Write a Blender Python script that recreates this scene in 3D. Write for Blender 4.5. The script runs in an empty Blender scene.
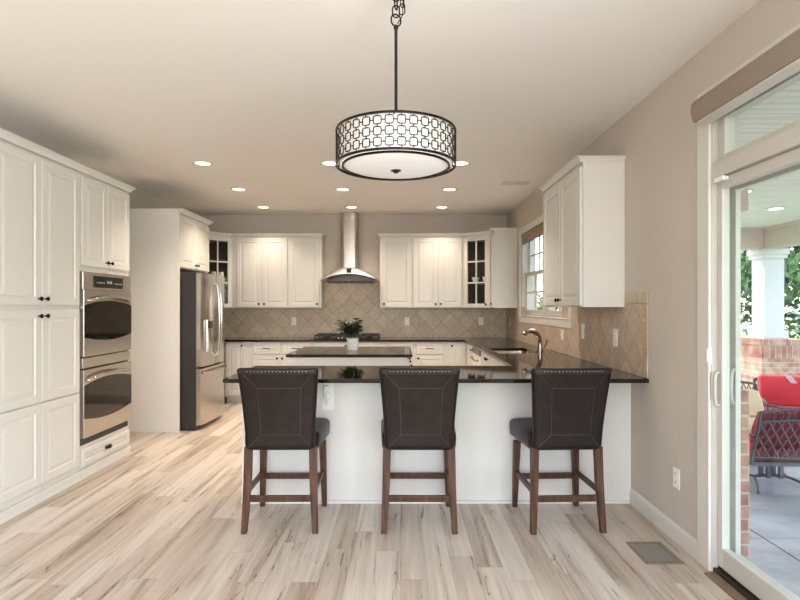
import bpy, bmesh, math, random
from mathutils import Vector, Matrix
random.seed(7)
PI = math.pi
sc = bpy.context.scene
COL = sc.collection

# ------------------------------------------------------------------ camera, sky, sun, added fill lamps, exposure
cam_d = bpy.data.cameras.new('camera'); cam = bpy.data.objects.new('camera', cam_d); COL.objects.link(cam)
cam.location = (0, 0, 1.37); cam.rotation_euler = (PI/2, 0, 0)
cam_d.lens = 24.0; cam_d.sensor_width = 36.0; cam_d.shift_y = 6/800; cam_d.clip_start = .05
sc.camera = cam

w = bpy.data.worlds.new('world'); sc.world = w; w.use_nodes = True
wn = w.node_tree; bg = wn.nodes['Background']
sky = wn.nodes.new('ShaderNodeTexSky'); sky.sky_type = 'NISHITA'; sky.sun_disc = False
sky.sun_elevation = math.radians(48); sky.sun_rotation = math.radians(40); sky.dust_density = 2.0
wmx = wn.nodes.new('ShaderNodeMix'); wmx.data_type = 'RGBA'; wmx.inputs[0].default_value = .55
wn.links.new(sky.outputs[0], wmx.inputs[6]); wmx.inputs[7].default_value = (.95, .93, .90, 1)      # thin white cloud over the sky
wn.links.new(wmx.outputs[2], bg.inputs[0]); bg.inputs[1].default_value = 1.5

def lamp(name, kind, loc, energy, color=(1, 1, 1), **kw):
    d = bpy.data.lights.new(name, kind); d.energy = energy; d.color = color
    o = bpy.data.objects.new(name, d); o.location = loc; COL.objects.link(o)
    for k, v in kw.items(): setattr(d, k, v)
    return o
sun = lamp('sun', 'SUN', (0, 14, 10), 3.2, (1, .95, .87), angle=math.radians(1.5))
sun.rotation_euler = Vector((.62, -.50, -.62)).to_track_quat('-Z', 'Y').to_euler()
# added rear and side fill lamps at unseen openings behind the camera
a = lamp('rear_fill_light', 'AREA', (-.6, -2.72, 1.45), 66, (1.0, .975, .94), shape='RECTANGLE', size=4.0, size_y=2.0)
a.rotation_euler = (PI/2+.85, 0, 0)
a = lamp('side_fill_light', 'AREA', (1.72, -1.2, 1.45), 125, (.95, .975, 1.0), shape='RECTANGLE', size=1.7, size_y=1.9)
a.rotation_euler = (PI/2+.55, 0, PI/2)
sc.view_settings.view_transform = 'Standard'; sc.view_settings.look = 'None'
sc.view_settings.gamma = 1.0; sc.view_settings.use_curve_mapping = False
sc.view_settings.exposure = 0.80

# ------------------------------------------------------------------ materials
def S(r, g, b):
    f = lambda c: (c/12.92 if c <= .04045 else ((c+.055)/1.055)**2.4)
    return (f(r/255), f(g/255), f(b/255), 1)

class NT:
    def __init__(s, name):
        s.m = bpy.data.materials.new(name); s.m.use_nodes = True
        s.t = s.m.node_tree; s.b = s.t.nodes['Principled BSDF']; s.out = s.t.nodes['Material Output']
    def n(s, typ, **kw):
        x = s.t.nodes.new(typ)
        for k, v in kw.items(): setattr(x, k, v)
        return x
    def put(s, sock, v):
        if v is None: return
        if isinstance(v, bpy.types.NodeSocket): s.t.links.new(v, sock)
        else: sock.default_value = v
    def math(s, op, a, b=None, c=None):
        x = s.n('ShaderNodeMath', operation=op)
        s.put(x.inputs[0], a); s.put(x.inputs[1], b); s.put(x.inputs[2], c)
        return x.outputs[0]
    def obj(s): return s.n('ShaderNodeTexCoord').outputs['Object']
    def sep(s, v):
        x = s.n('ShaderNodeSeparateXYZ'); s.put(x.inputs[0], v); return x.outputs
    def comb(s, a, b, c=0.0):
        x = s.n('ShaderNodeCombineXYZ'); s.put(x.inputs[0], a); s.put(x.inputs[1], b); s.put(x.inputs[2], c); return x.outputs[0]
    def noise(s, vec, scale, detail=3.0, rough=.5, dist=0.0):
        x = s.n('ShaderNodeTexNoise'); s.put(x.inputs['Vector'], vec)
        x.inputs['Scale'].default_value = scale; x.inputs['Detail'].default_value = detail
        x.inputs['Roughness'].default_value = rough; x.inputs['Distortion'].default_value = dist
        return x.outputs['Fac']
    def white(s, vec):
        x = s.n('ShaderNodeTexWhiteNoise', noise_dimensions='3D'); s.put(x.inputs['Vector'], vec); return x.outputs['Value']
    def ramp(s, fac, stops, interp='LINEAR'):
        x = s.n('ShaderNodeValToRGB'); s.put(x.inputs[0], fac); e = x.color_ramp; e.interpolation = interp
        while len(e.elements) < len(stops): e.elements.new(.5)
        for el, (p, c) in zip(e.elements, stops): el.position = p; el.color = c
        return x.outputs[0]
    def mix(s, fac, a, b, mode='MIX'):
        x = s.n('ShaderNodeMix', data_type='RGBA', blend_type=mode)
        s.put(x.inputs[0], fac); s.put(x.inputs[6], a); s.put(x.inputs[7], b); return x.outputs[2]
    def bump(s, h, strength=.2, dist=.002):
        x = s.n('ShaderNodeBump'); x.inputs['Strength'].default_value = strength; x.inputs['Distance'].default_value = dist
        s.put(x.inputs['Height'], h); s.t.links.new(x.outputs[0], s.b.inputs['Normal'])
    def set(s, **kw):
        for k, v in kw.items(): s.put(s.b.inputs[k.replace('_', ' ')], v)
        return s.m
def V(c): return (c, c, c, 1)

def paint(name, c, rough=.5, var=.03, scale=3.0, bump=0, bscale=250, metal=0.0, **kw):
    t = NT(name); o = t.obj()
    k = t.noise(o, scale)
    col = t.mix(1.0, c, t.ramp(k, [(.3, V(1-var)), (.7, V(1))]), 'MULTIPLY')
    if bump: t.bump(t.noise(o, bscale, 2), bump, .001)
    return t.set(Base_Color=col, Roughness=rough, Metallic=metal, **kw)

def steel(name, c, axis, rough=.28):
    t = NT(name); o = t.sep(t.obj())
    st = {'x': (3, 300, 300), 'y': (300, 3, 300), 'z': (300, 300, 3)}[axis]
    v = t.comb(t.math('MULTIPLY', o[0], st[0]), t.math('MULTIPLY', o[1], st[1]), t.math('MULTIPLY', o[2], st[2]))
    k = t.noise(v, 1.0, 2)
    return t.set(Base_Color=t.mix(k, [x*.93 for x in c[:3]]+[1], c), Metallic=1.0,
                 Roughness=t.math('MULTIPLY_ADD', k, .1, rough-.05))

M = {}
M['wall'] = paint('wall_paint', S(201, 191, 180), .75, .02, 1.5, .06, 180)
M['ceil'] = paint('ceiling_paint', S(243, 239, 233), .85, .02, 1.0, .08, 120)
M['cab'] = paint('cabinet_paint', S(219, 216, 210), .38, .015, 4)
M['trim'] = paint('trim_paint', S(217, 213, 205), .4, .015, 4)
M['bronze'] = paint('oil_rubbed_bronze', S(34, 28, 26), .35, .2, 60, metal=.7)
M['iron'] = paint('black_iron', S(26, 24, 23), .5, .2, 60)
M['black'] = paint('black_enamel', S(16, 15, 15), .25, .1, 20)
M['gasket'] = paint('dark_grey_enamel', S(48, 46, 46), .4, .08, 12)
M['steel'] = steel('brushed_steel', S(200, 194, 186), 'y', .26)
M['steelv'] = steel('brushed_steel_upright', S(200, 194, 186), 'z', .22)
M['nickel'] = paint('brushed_nickel', S(158, 148, 138), .22, .05, 30, metal=1.0)
M['chrome'] = paint('polished_nickel', S(205, 200, 194), .12, .03, 30, metal=1.0)
M['plastic'] = paint('white_plastic', S(240, 238, 232), .35, .01, 20)
M['slot'] = paint('dark_slot', S(60, 56, 52), .6, .1, 40)
M['shade_in'] = paint('cabinet_interior_shade', S(92, 74, 60), .6, .25, 9)  # dark brown puts the shade of the unlit cabinet interiors into the colour
M['ceramic'] = paint('white_ceramic', S(240, 236, 230), .2, .02, 30)
M['glaze'] = paint('grey_glaze', S(180, 176, 170), .3, .1, 30)
M['shade'] = paint('tan_shade_fabric', S(158, 139, 120), .8, .08, 90, .2, 900)
M['valance'] = paint('taupe_fascia', S(146, 132, 118), .6, .05, 6)
M['vinyl'] = paint('white_vinyl', S(198, 195, 187), .35, .02, 6)
M['track'] = paint('dark_bronze_track', S(70, 60, 52), .4, .1, 30, metal=.5)
M['soil'] = paint('soil', S(52, 40, 30), .95, .4, 80)
M['redcloth'] = paint('red_cushion_cloth', S(188, 44, 54), .85, .12, 40, .3, 700)
M['tancloth'] = paint('tan_cushion_cloth', S(206, 182, 148), .85, .1, 40, .3, 700)
M['greycloth'] = paint('grey_strap_cloth', S(190, 188, 190), .85, .1, 40)
M['cast'] = paint('cast_aluminium', S(88, 84, 88), .5, .15, 40, metal=.3)
M['column'] = paint('white_column_paint', S(205, 202, 206), .6, .04, 5)
M['soffit'] = paint('beam_paint', S(206, 194, 182), .7, .04, 5)
M['bark'] = paint('bark', S(98, 82, 66), .95, .4, 14, .6, 60)
M['grass'] = paint('lawn_grass', S(96, 128, 62), .95, .4, 30, .6, 200)

t = NT('leather'); o_ = t.obj()
M['leather'] = t.set(Base_Color=t.ramp(t.noise(o_, 14), [(.3, S(25, 18, 15)), (.75, S(37, 28, 24))]),
                     Roughness=t.math('MULTIPLY_ADD', t.noise(o_, 9), .2, .30), Specular_IOR_Level=.3)
t.bump(t.noise(o_, 160, 4), .25, .001)
M['stitch'] = paint('thread', S(78, 66, 58), .6, .1, 90)

t = NT('stool_wood'); q = t.sep(t.obj())
v = t.comb(t.math('MULTIPLY', q[0], 30), t.math('MULTIPLY', q[1], 30), t.math('MULTIPLY', q[2], 3))
M['stoolwood'] = t.set(Base_Color=t.ramp(t.noise(v, 1.5, 4), [(.3, S(52, 32, 22)), (.7, S(94, 62, 43))]), Roughness=.4, Specular_IOR_Level=.3)

t = NT('granite'); o_ = t.obj()
k = t.noise(o_, 55, 6, .7); k2 = t.noise(o_, 230, 2)
c = t.ramp(k, [(.38, S(14, 10, 8)), (.58, S(30, 22, 17)), (.75, S(66, 50, 38))])
c = t.mix(t.ramp(k2, [(.66, V(0)), (.72, V(1))]), c, S(96, 78, 62))
M['granite'] = t.set(Base_Color=c, Roughness=.05, IOR=1.5)
M['granite'].node_tree.nodes['Principled BSDF'].inputs['Coat Weight'].default_value = .0
M['granite'].node_tree.nodes['Principled BSDF'].inputs['Coat Roughness'].default_value = .03

# floor planks run along Y
t = NT('plank_floor'); q = t.sep(t.obj())
W_, L_ = .135, 1.22
u = t.math('DIVIDE', q[0], W_); row = t.math('FLOOR', u)
off = t.white(t.comb(row, 3.7, 1.1))
vv = t.math('ADD', t.math('DIVIDE', q[1], L_), t.math('MULTIPLY', off, 7.0)); pid = t.math('FLOOR', vv)
r1 = t.white(t.comb(row, pid, 0.0)); r2 = t.white(t.comb(row, pid, 5.0))
gx = t.math('ADD', q[0], t.math('MULTIPLY', r1, 13.0)); gy = t.math('ADD', q[1], t.math('MULTIPLY', r2, 29.0))
g1 = t.noise(t.comb(t.math('MULTIPLY', gx, 13), t.math('MULTIPLY', gy, .9)), 1.0, 4, .55, .5)
g2 = t.noise(t.comb(t.math('MULTIPLY', gx, 60), t.math('MULTIPLY', gy, 2.5)), 1.0, 4, .6)
g3 = t.noise(t.comb(t.math('MULTIPLY', gx, 13), t.math('MULTIPLY', gy, .9), 4.0), 1.0, 3, .5, .6)
base = t.ramp(t.math('MULTIPLY_ADD', r1, .30, t.math('MULTIPLY', g1, .75)),
              [(.28, S(222, 212, 203)), (.46, S(211, 199, 187)), (.60, S(196, 181, 167)), (.78, S(166, 148, 132))])
base = t.mix(t.math('MULTIPLY', t.ramp(g1, [(.57, V(0)), (.70, V(1))]), t.math('MULTIPLY_ADD', r2, .7, .3)), base, S(140, 119, 100))
vein = t.math('ABSOLUTE', t.math('SUBTRACT', g3, .54))
base = t.mix(t.math('MULTIPLY', t.ramp(vein, [(.0, V(1)), (.010, V(0))]), t.ramp(g1, [(.48, V(0)), (.56, V(.9))])), base, S(92, 74, 60))
base = t.mix(.30, base, t.ramp(g2, [(.3, V(.62)), (.65, V(1))]), 'MULTIPLY')
fu = t.math('FRACT', u); fv = t.math('FRACT', vv)
eu = t.math('MINIMUM', fu, t.math('SUBTRACT', 1.0, fu)); ev = t.math('MINIMUM', fv, t.math('SUBTRACT', 1.0, fv))
seam = t.math('MAXIMUM', t.math('LESS_THAN', eu, .011), t.math('LESS_THAN', ev, .0016))
base = t.mix(t.math('MULTIPLY', seam, .30), base, S(130, 112, 94))
t.bump(t.math('SUBTRACT', g2, t.math('MULTIPLY', seam, 1.5)), .10, .002)
M['floor'] = t.set(Base_Color=base, Roughness=t.math('MULTIPLY_ADD', g2, .16, .34))

def tile(name, ax, diag=True, s=.178, off=(0, 0)):
    t = NT(name); q = t.sep(t.obj()); a = q[ax]; b = q[2]
    a = t.math('ADD', a, off[0]); b = t.math('ADD', b, off[1])
    if diag:
        u = t.math('DIVIDE', t.math('ADD', a, b), s*math.sqrt(2)); v = t.math('DIVIDE', t.math('SUBTRACT', a, b), s*math.sqrt(2))
    else:
        u = t.math('DIVIDE', a, s); v = t.math('DIVIDE', b, s)
    fu = t.math('FRACT', u); fv = t.math('FRACT', v)
    id_ = t.comb(t.math('FLOOR', u), t.math('FLOOR', v), 1.0)
    r = t.white(id_)
    e = t.math('MINIMUM', t.math('MINIMUM', fu, t.math('SUBTRACT', 1.0, fu)), t.math('MINIMUM', fv, t.math('SUBTRACT', 1.0, fv)))
    g = t.math('LESS_THAN', e, .017)
    k = t.noise(t.comb(a, b, t.math('MULTIPLY', r, 40)), 9, 5, .6, .8)
    c = t.ramp(t.math('MULTIPLY_ADD', r, .28, t.math('MULTIPLY', k, .75)),
               [(.2, S(176, 155, 132)), (.5, S(196, 176, 153)), (.85, S(214, 196, 174))])
    vn = t.ramp(t.math('ABSOLUTE', t.math('SUBTRACT', k, .47)), [(0, V(1)), (.02, V(0))])
    c = t.mix(t.math('MULTIPLY', vn, .3), c, S(140, 112, 86))
    c = t.mix(g, c, S(158, 136, 113))
    t.bump(t.math('SUBTRACT', t.math('MULTIPLY', k, .3), g), .35, .002)
    return t.set(Base_Color=c, Roughness=.42)
M['tile_back'] = tile('travertine_diagonal', 0)
M['tile_side'] = tile('travertine_diagonal_side', 1)
t = NT('travertine_border'); q = t.obj(); k = t.noise(q, 9, 5, .6, .8)
M['tile_border'] = t.set(Base_Color=t.ramp(k, [(.3, S(178, 154, 128)), (.7, S(206, 186, 160))]), Roughness=.42)

def glass(name, tint=(1, 1, 1, 1), refl=.06):
    t = NT(name); t.t.nodes.remove(t.b)
    tr = t.n('ShaderNodeBsdfTransparent'); tr.inputs[0].default_value = tint
    gl = t.n('ShaderNodeBsdfGlossy'); gl.inputs['Roughness'].default_value = .01
    fr = t.n('ShaderNodeFresnel'); fr.inputs[0].default_value = 1.45
    geo = t.n('ShaderNodeNewGeometry')
    mx = t.n('ShaderNodeMixShader'); t.t.links.new(t.math('MULTIPLY', fr.outputs[0], t.math('SUBTRACT', 1.0, geo.outputs['Backfacing'])), mx.inputs[0])
    t.t.links.new(tr.outputs[0], mx.inputs[1]); t.t.links.new(gl.outputs[0], mx.inputs[2])
    t.t.links.new(mx.outputs[0], t.out.inputs[0]); return t.m
M['glass'] = glass('window_glass', (.97, 1, .985, 1))
M['ovenglass'] = paint('dark_oven_glass', S(28, 22, 18), .05, .1, 6)
M['stemware'] = glass('clear_glass', (.86, .88, .9, 1))

def glow(name, c, strength, base=None):
    t = NT(name); k = t.noise(t.obj(), 6)
    return t.set(Base_Color=t.mix(k, c, [x*.97 for x in c[:3]]+[1]), Roughness=.5, Emission_Color=c, Emission_Strength=strength)
M['lens'] = glow('lit_downlight_lens', (1, .86, .66, 1), 1.6)
M['drum'] = glow('lit_white_fabric', (.80, .77, .73, 1), .04)
M['diffuser'] = glow('lit_frosted_diffuser', (.84, .82, .79, 1), .13)
M['clock'] = glow('oven_clock_digits', (.3, .5, .5, 1), .08)

def brick(name, ax, bw=.21, rh=.074, zo=0):
    t = NT(name); q = t.sep(t.obj())
    x = t.n('ShaderNodeTexBrick'); t.t.links.new(t.comb(q[ax], t.math('ADD', q[2], zo)), x.inputs['Vector'])
    x.inputs['Scale'].default_value = 1; x.inputs['Brick Width'].default_value = bw; x.inputs['Row Height'].default_value = rh
    x.inputs['Mortar Size'].default_value = .006; x.inputs['Color1'].default_value = S(146, 90, 74); x.inputs['Color2'].default_value = S(192, 152, 128)
    x.inputs['Mortar'].default_value = S(186, 172, 158); x.inputs['Bias'].default_value = 0
    k = t.noise(t.obj(), 7, 4)
    c = t.mix(.35, x.outputs['Color'], t.ramp(k, [(.35, S(118, 76, 66)), (.65, S(206, 180, 160))]))
    t.bump(x.outputs['Fac'], -.4, .004)
    return t.set(Base_Color=c, Roughness=.9)
M['brick_x'] = brick('brick_front', 0); M['brick_y'] = brick('brick_side', 1); M['soldier'] = brick('brick_soldier_course', 0, .085, .2, .03)
t = NT('concrete'); o_ = t.obj(); q = t.sep(o_)
k = t.noise(t.comb(t.math('MULTIPLY', q[0], .6), q[1]), 2.2, 6, .6, .5)
M['concrete'] = t.set(Base_Color=t.ramp(k, [(.3, S(116, 117, 122)), (.7, S(168, 168, 174))]), Roughness=.75)
t = NT('porch_boards'); q = t.sep(t.obj())
f = t.math('FRACT', t.math('DIVIDE', q[1], .09)); ln = t.math('LESS_THAN', f, .07)
k = t.noise(t.comb(t.math('MULTIPLY', q[0], 1.2), t.math('MULTIPLY', q[1], 14)), 1.5, 4)
M['boards'] = t.set(Base_Color=t.mix(ln, t.ramp(k, [(.3, S(214, 212, 204)), (.7, S(240, 238, 230))]), S(180, 182, 176)), Roughness=.5)
def leafmat(name, c0, c1):
    t = NT(name); k = t.noise(t.obj(), 5, 3)
    return t.set(Base_Color=t.ramp(k, [(.3, c0), (.7, c1)]), Roughness=.5, Transmission_Weight=0.0)
M['leaf'] = leafmat('houseplant_leaf', S(32, 50, 26), S(74, 100, 58))
M['leaf_a'] = leafmat('tree_leaf', S(52, 84, 42), S(116, 152, 84))
M['leaf_b'] = leafmat('spruce_leaf', S(46, 76, 56), S(98, 130, 102))

# ------------------------------------------------------------------ mesh builder
class MB:
    def __init__(s): s.v = []; s.f = []
    def add(s, vs, fs, mx=None):
        k = len(s.v)
        s.v += [tuple(mx @ Vector(p)) if mx else tuple(p) for p in vs]
        s.f += [tuple(i+k for i in f) for f in fs]; return s
    def hexa(s, p, mx=None):
        return s.add(p, [(3, 2, 1, 0), (4, 5, 6, 7), (0, 1, 5, 4), (1, 2, 6, 5), (2, 3, 7, 6), (3, 0, 4, 7)], mx)
    def box(s, x0, x1, y0, y1, z0, z1, mx=None):
        return s.hexa([(x0, y0, z0), (x1, y0, z0), (x1, y1, z0), (x0, y1, z0), (x0, y0, z1), (x1, y0, z1), (x1, y1, z1), (x0, y1, z1)], mx)
    def prism(s, poly, z0, z1, mx=None):
        n = len(poly)
        vs = [(x, y, z0) for x, y in poly]+[(x, y, z1) for x, y in poly]
        return s.add(vs, [tuple(range(n-1, -1, -1)), tuple(range(n, 2*n))]+[(i, (i+1) % n, n+(i+1) % n, n+i) for i in range(n)], mx)
    def loft(s, rings, cap=True, mx=None, closed=False):
        n = len(rings[0]); vs = [p for r in rings for p in r]; fs = []
        m = len(rings)
        for j in range(m if closed else m-1):
            for i in range(n):
                a = j*n+i; b = j*n+(i+1) % n; k = ((j+1) % m)*n
                fs.append((a, b, k+(i+1) % n, k+i))
        if cap and not closed: fs += [tuple(range(n-1, -1, -1)), tuple(range((m-1)*n, m*n))]
        return s.add(vs, fs, mx)
    def lathe(s, prof, c=(0, 0, 0), n=24, mx=None):
        return s.loft([[(c[0]+r*math.cos(2*PI*i/n), c[1]+r*math.sin(2*PI*i/n), c[2]+z) for i in range(n)] for r, z in prof], True, mx)
    def tube(s, path, r, n=8, closed=False, mx=None):
        P = [Vector(p) for p in path]; rings = []; m = len(P); up = None
        for i in range(m):
            if closed: d = P[(i+1) % m]-P[i-1]
            else: d = P[min(i+1, m-1)]-P[max(i-1, 0)]
            d.normalize()
            if up is None: up = Vector((0, 0, 1)) if abs(d.z) < .9 else Vector((0, 1, 0))
            a = d.cross(up).normalized(); up = a.cross(d).normalized()
            rr = r[i] if isinstance(r, (list, tuple)) else r
            rings.append([tuple(P[i]+(a*math.cos(2*PI*k/n)+up*math.sin(2*PI*k/n))*rr) for k in range(n)])
        return s.loft(rings, True, mx, closed)
    def cyl(s, p0, p1, r, n=12): return s.tube([p0, p1], r, n)
    def ball(s, c, r, n=10, m=6, sz=1.0):
        return s.loft([[(c[0]+r*math.sin(PI*j/m)*math.cos(2*PI*i/n), c[1]+r*math.sin(PI*j/m)*math.sin(2*PI*i/n), c[2]-r*sz*math.cos(PI*j/m)) for i in range(n)]
                       for j in range(1, m)], True)
    def build(s, name, mat, parent=None, smooth=None, bevel=0, label=None, loc=None):
        me = bpy.data.meshes.new(name); me.from_pydata(s.v, [], s.f)
        b = bmesh.new(); b.from_mesh(me); bmesh.ops.recalc_face_normals(b, faces=b.faces); b.to_mesh(me); b.free()
        me.materials.append(mat)
        o = bpy.data.objects.new(name, me); COL.objects.link(o)
        if parent: o.parent = parent
        if loc: o.location = loc
        if smooth is not None:
            me.shade_smooth(); me.set_sharp_from_angle(angle=math.radians(smooth))
        if bevel:
            md = o.modifiers.new('Bevel', 'BEVEL'); md.width = bevel; md.segments = 2; md.limit_method = 'ANGLE'; md.angle_limit = math.radians(40)
        if label: o['label'] = label
        return o

def grid(name, mat, xs, ys, inside, z0, z1, remap=lambda x, y, z: (x, y, z), parent=None, bevel=0):
    """slab on a grid of cells; only outer faces are made"""
    nx, ny = len(xs)-1, len(ys)-1
    I = [[inside((xs[i]+xs[i+1])/2, (ys[j]+ys[j+1])/2) for j in range(ny)] for i in range(nx)]
    vid = {}; V_ = []; F = []
    def v(i, j, k):
        if (i, j, k) not in vid: vid[(i, j, k)] = len(V_); V_.append(remap(xs[i], ys[j], (z0, z1)[k]))
        return vid[(i, j, k)]
    g = lambda i, j: 0 <= i < nx and 0 <= j < ny and I[i][j]
    for i in range(nx):
        for j in range(ny):
            if not I[i][j]: continue
            F.append((v(i, j, 0), v(i, j+1, 0), v(i+1, j+1, 0), v(i+1, j, 0))); F.append((v(i, j, 1), v(i+1, j, 1), v(i+1, j+1, 1), v(i, j+1, 1)))
            if not g(i-1, j): F.append((v(i, j, 0), v(i, j, 1), v(i, j+1, 1), v(i, j+1, 0)))
            if not g(i+1, j): F.append((v(i+1, j, 0), v(i+1, j+1, 0), v(i+1, j+1, 1), v(i+1, j, 1)))
            if not g(i, j-1): F.append((v(i, j, 0), v(i+1, j, 0), v(i+1, j, 1), v(i, j, 1)))
            if not g(i, j+1): F.append((v(i, j+1, 0), v(i, j+1, 1), v(i+1, j+1, 1), v(i+1, j+1, 0)))
    m = MB(); m.v = V_; m.f = F
    return m.build(name, mat, parent, bevel=bevel)

def tag(o, label=None, cat=None, group=None, kind=None):
    if label: o['label'] = label
    if cat: o['category'] = cat
    if group: o['group'] = group
    if kind: o['kind'] = kind
    return o
def struct(o, label=None): o['kind'] = 'structure'; return tag(o, label)
def thing(name, label, cat, loc=(0, 0, 0), rz=0, group=None):
    o = bpy.data.objects.new(name, None); o.empty_display_size = .1; COL.objects.link(o)
    o.location = loc; o.rotation_euler = (0, 0, rz); return tag(o, label, cat, group)
def dup(o, loc, rz=None, label=None, parent=None):
    c = o.copy(); COL.objects.link(c)
    if parent is None:
        c.location = loc
        if rz is not None: c.rotation_euler = (0, 0, rz)
        if label: c['label'] = label
    else: c.parent = parent
    for ch in [x for x in bpy.data.objects if x.parent is o]: dup(ch, None, parent=c)
    return c
def rrect(hw, hd, r, n=4, cx=0, cy=0):
    pts = []
    for sx, sy, a0 in ((1, 1, 0), (-1, 1, PI/2), (-1, -1, PI), (1, -1, 1.5*PI)):
        for k in range(n+1):
            a = a0+PI/2*k/n; pts.append((cx+sx*(hw-r)+r*math.cos(a), cy+sy*(hd-r)+r*math.sin(a)))
    return pts

# ------------------------------------------------------------------ room shell
XR, XL, YB, YF, ZC = 1.61, -3.05, 8.05, -2.6, 2.74
T = .17
m = MB(); m.box(XL-.2, XR+T-.01, YF-.2, YB+.2, -.12, 0); struct(m.build('floor', M['floor']))
m = MB(); m.box(XL-.2, XR+T, YF-.2, YB+.2, ZC, ZC+.2); struct(m.build('ceiling', M['ceil']))
m = MB(); m.box(XL-T, XL, YF, YB, 0, ZC); struct(m.build('wall_left', M['wall']))
m = MB(); m.box(XL-T, XR+T, YB, YB+T, 0, ZC); struct(m.build('wall_back', M['wall']))
WY0, WY1, WZ0, WZ1 = 5.06, 7.05, 1.25, 2.31       # kitchen window opening
DY0, DY1, DZ1 = .30, 2.84, 2.41                    # sliding door and its transom
RY0, RY1 = -2.1, -.3                               # unseen opening added for the side fill lamp
ys = sorted([YF, RY0, RY1, DY0, DY1, WY0, WY1, YB]); zs = [0, .45, WZ0, WZ1, 2.405, DZ1, ZC]
def rin(y, z):
    if WY0 < y < WY1 and WZ0 < z < WZ1: return False
    if DY0 < y < DY1 and z < DZ1: return False
    if RY0 < y < RY1 and .45 < z < 2.405: return False
    return True
struct(grid('wall_right', M['wall'], ys, zs, rin, XR, XR+T, lambda a, b, c: (c, a, b)))
def fin(x, z): return not (-2.6 < x < 1.4 and .45 < z < 2.45)
struct(grid('wall_rear', M['wall'], [XL, -2.6, 1.4, XR], [0, .45, 2.45, ZC], fin, YF-T, YF, lambda a, b, c: (a, c, b)))  # wide unseen opening added for the rear fill lamp
# brick facing outside
def bin_(y, z): return rin(y, z)
struct(grid('brick_facing', M['brick_y'], ys, zs, rin, XR+T+.001, XR+T+.012, lambda a, b, c: (c, a, b)))

def base_run(name, p0, p1, nrm, h=.105, t=.014):
    p0 = Vector(p0); p1 = Vector(p1); nrm = Vector(nrm)
    prof = [(0.001, 0), (t, 0), (t, h*.8), (t*.5, h*.93), (t*.35, h), (0.001, h)]
    m = MB(); m.loft([[tuple(p+nrm*a+Vector((0, 0, b))) for a, b in prof] for p in (p0, p1)])
    return struct(m.build(name, M['trim']))
base_run('baseboard_right', (XR, 2.862, 0), (XR, 3.708, 0), (-1, 0, 0))
base_run('baseboard_left', (XL, -2.58, 0), (XL, 3.25, 0), (1, 0, 0))
base_run('baseboard_back', (XL+.02, YB, 0), (-2.47, YB, 0), (0, -1, 0))

# ------------------------------------------------------------------ kitchen window
root = bpy.data.objects.new('window_1', None); COL.objects.link(root); root.location = (XR, (WY0+WY1)/2, WZ0); struct(root)
H = WZ1-WZ0; HW = (WY1-WY0)/2
m = MB()
c_ = .092
m.box(-.018, -.001, -HW-c_, -HW, -.0119, H+c_).box(-.018, -.001, HW, HW+c_, -.0119, H+c_).box(-.02, -.001, -HW, HW, H, H+c_)
m.box(-.018, -.001, -HW-c_, HW+c_, -.094, -.012)
m.build('window_casing', M['trim'], root, bevel=.004)
m = MB(); m.box(-.026, .019, -HW+.001, HW-.001, -.0115, -.0); m.build('window_sill', M['trim'], root, bevel=.004)
m = MB(); f_ = .03
m.box(.001, .14, -HW+.001, -HW+f_, .001, H-.001).box(.001, .14, HW-f_, HW-.001, .001, H-.001).box(.02, .14, -HW+f_, HW-f_, H-f_, H-.001).box(.02, .14, -HW+f_, HW-f_, .001, f_).box(.02, .14, -.045, .045, f_, H-f_)
m.build('window_frame', M['vinyl'], root)
mid = H/2
for s0, s1 in ((-HW+f_+.001, -.046), (.046, HW-f_-.001)):
    for z0, z1, x in ((f_+.001, mid+.02, .05), (mid-.02, H-f_-.001, .09)):
        m = MB(); q = .042
        m.box(x, x+.035, s0, s0+q, z0, z1).box(x, x+.035, s1-q, s1, z0, z1).box(x, x+.035, s0+q, s1-q, z0, z0+q).box(x, x+.035, s0+q, s1-q, z1-q, z1)
        ym = (s0+s1)/2; zm = (z0+z1)/2
        m.box(x+.008, x+.028, ym-.011, ym+.011, z0+q, z1-q).box(x+.009, x+.027, s0+q, ym-.011, zm-.011, zm+.011).box(x+.009, x+.027, ym+.011, s1-q, zm-.011, zm+.011)
        sa = m.build('sash', M['vinyl'], root)
        g = MB(); g.box(x+.016, x+.019, s0+q, s1-q, z0+q, z1-q); g.build('pane', M['glass'], sa)
sh = thing('roller_shade', 'tan roller shade rolled up at the top of the kitchen window', 'blind', (XR+.012, (WY0+WY1)/2, WZ1-.004))
m = MB(); m.tube([(0.008, -HW+.035, -.035), (.008, HW-.035, -.035)], .026, 14); m.build('fabric_roll', M['shade'], sh, smooth=40)
m = MB(); m.box(-.014, -.008, -HW+.04, HW-.04, -.12, -.04).box(-.017, -.005, -HW+.04, HW-.04, -.135, -.12); m.build('hem_bar', M['shade'], sh)

# ------------------------------------------------------------------ sliding glass door and transom
root = bpy.data.objects.new('door_1', None); COL.objects.link(root); root.location = (XR, DY1, 0); struct(root)
LY = DY0-DY1                                       # local y runs 0 .. LY (negative, towards the camera)
m = MB()
m.box(-.018, -.001, -.088, .02, 0, 2.42).box(-.018, -.001, LY-.02, LY+.088, 0, 2.42)
m.box(-.018, -.001, LY-.02, .02, 2.42, 2.50)
m.build('door_casing', M['trim'], root, bevel=.004)
m = MB(); m.box(.16, .186, -.015, -.002, -.10, 2.40)  .box(.16, .186, LY+.002, LY+.015, -.10, 2.40)
m.build('outer_trim', M['vinyl'], root)
m = MB()
m.box(.0, .07, -.088, -.001, .0, 2.405).box(.0, .12, LY+.001, LY+.09, .0, 2.405)
m.box(.0, .12, LY+.09, -.088, 2.025, 2.105).box(.0, .12, LY+.09, -.088, 2.36, 2.405)
m.build('door_frame', M['vinyl'], root, bevel=.003)
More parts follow.
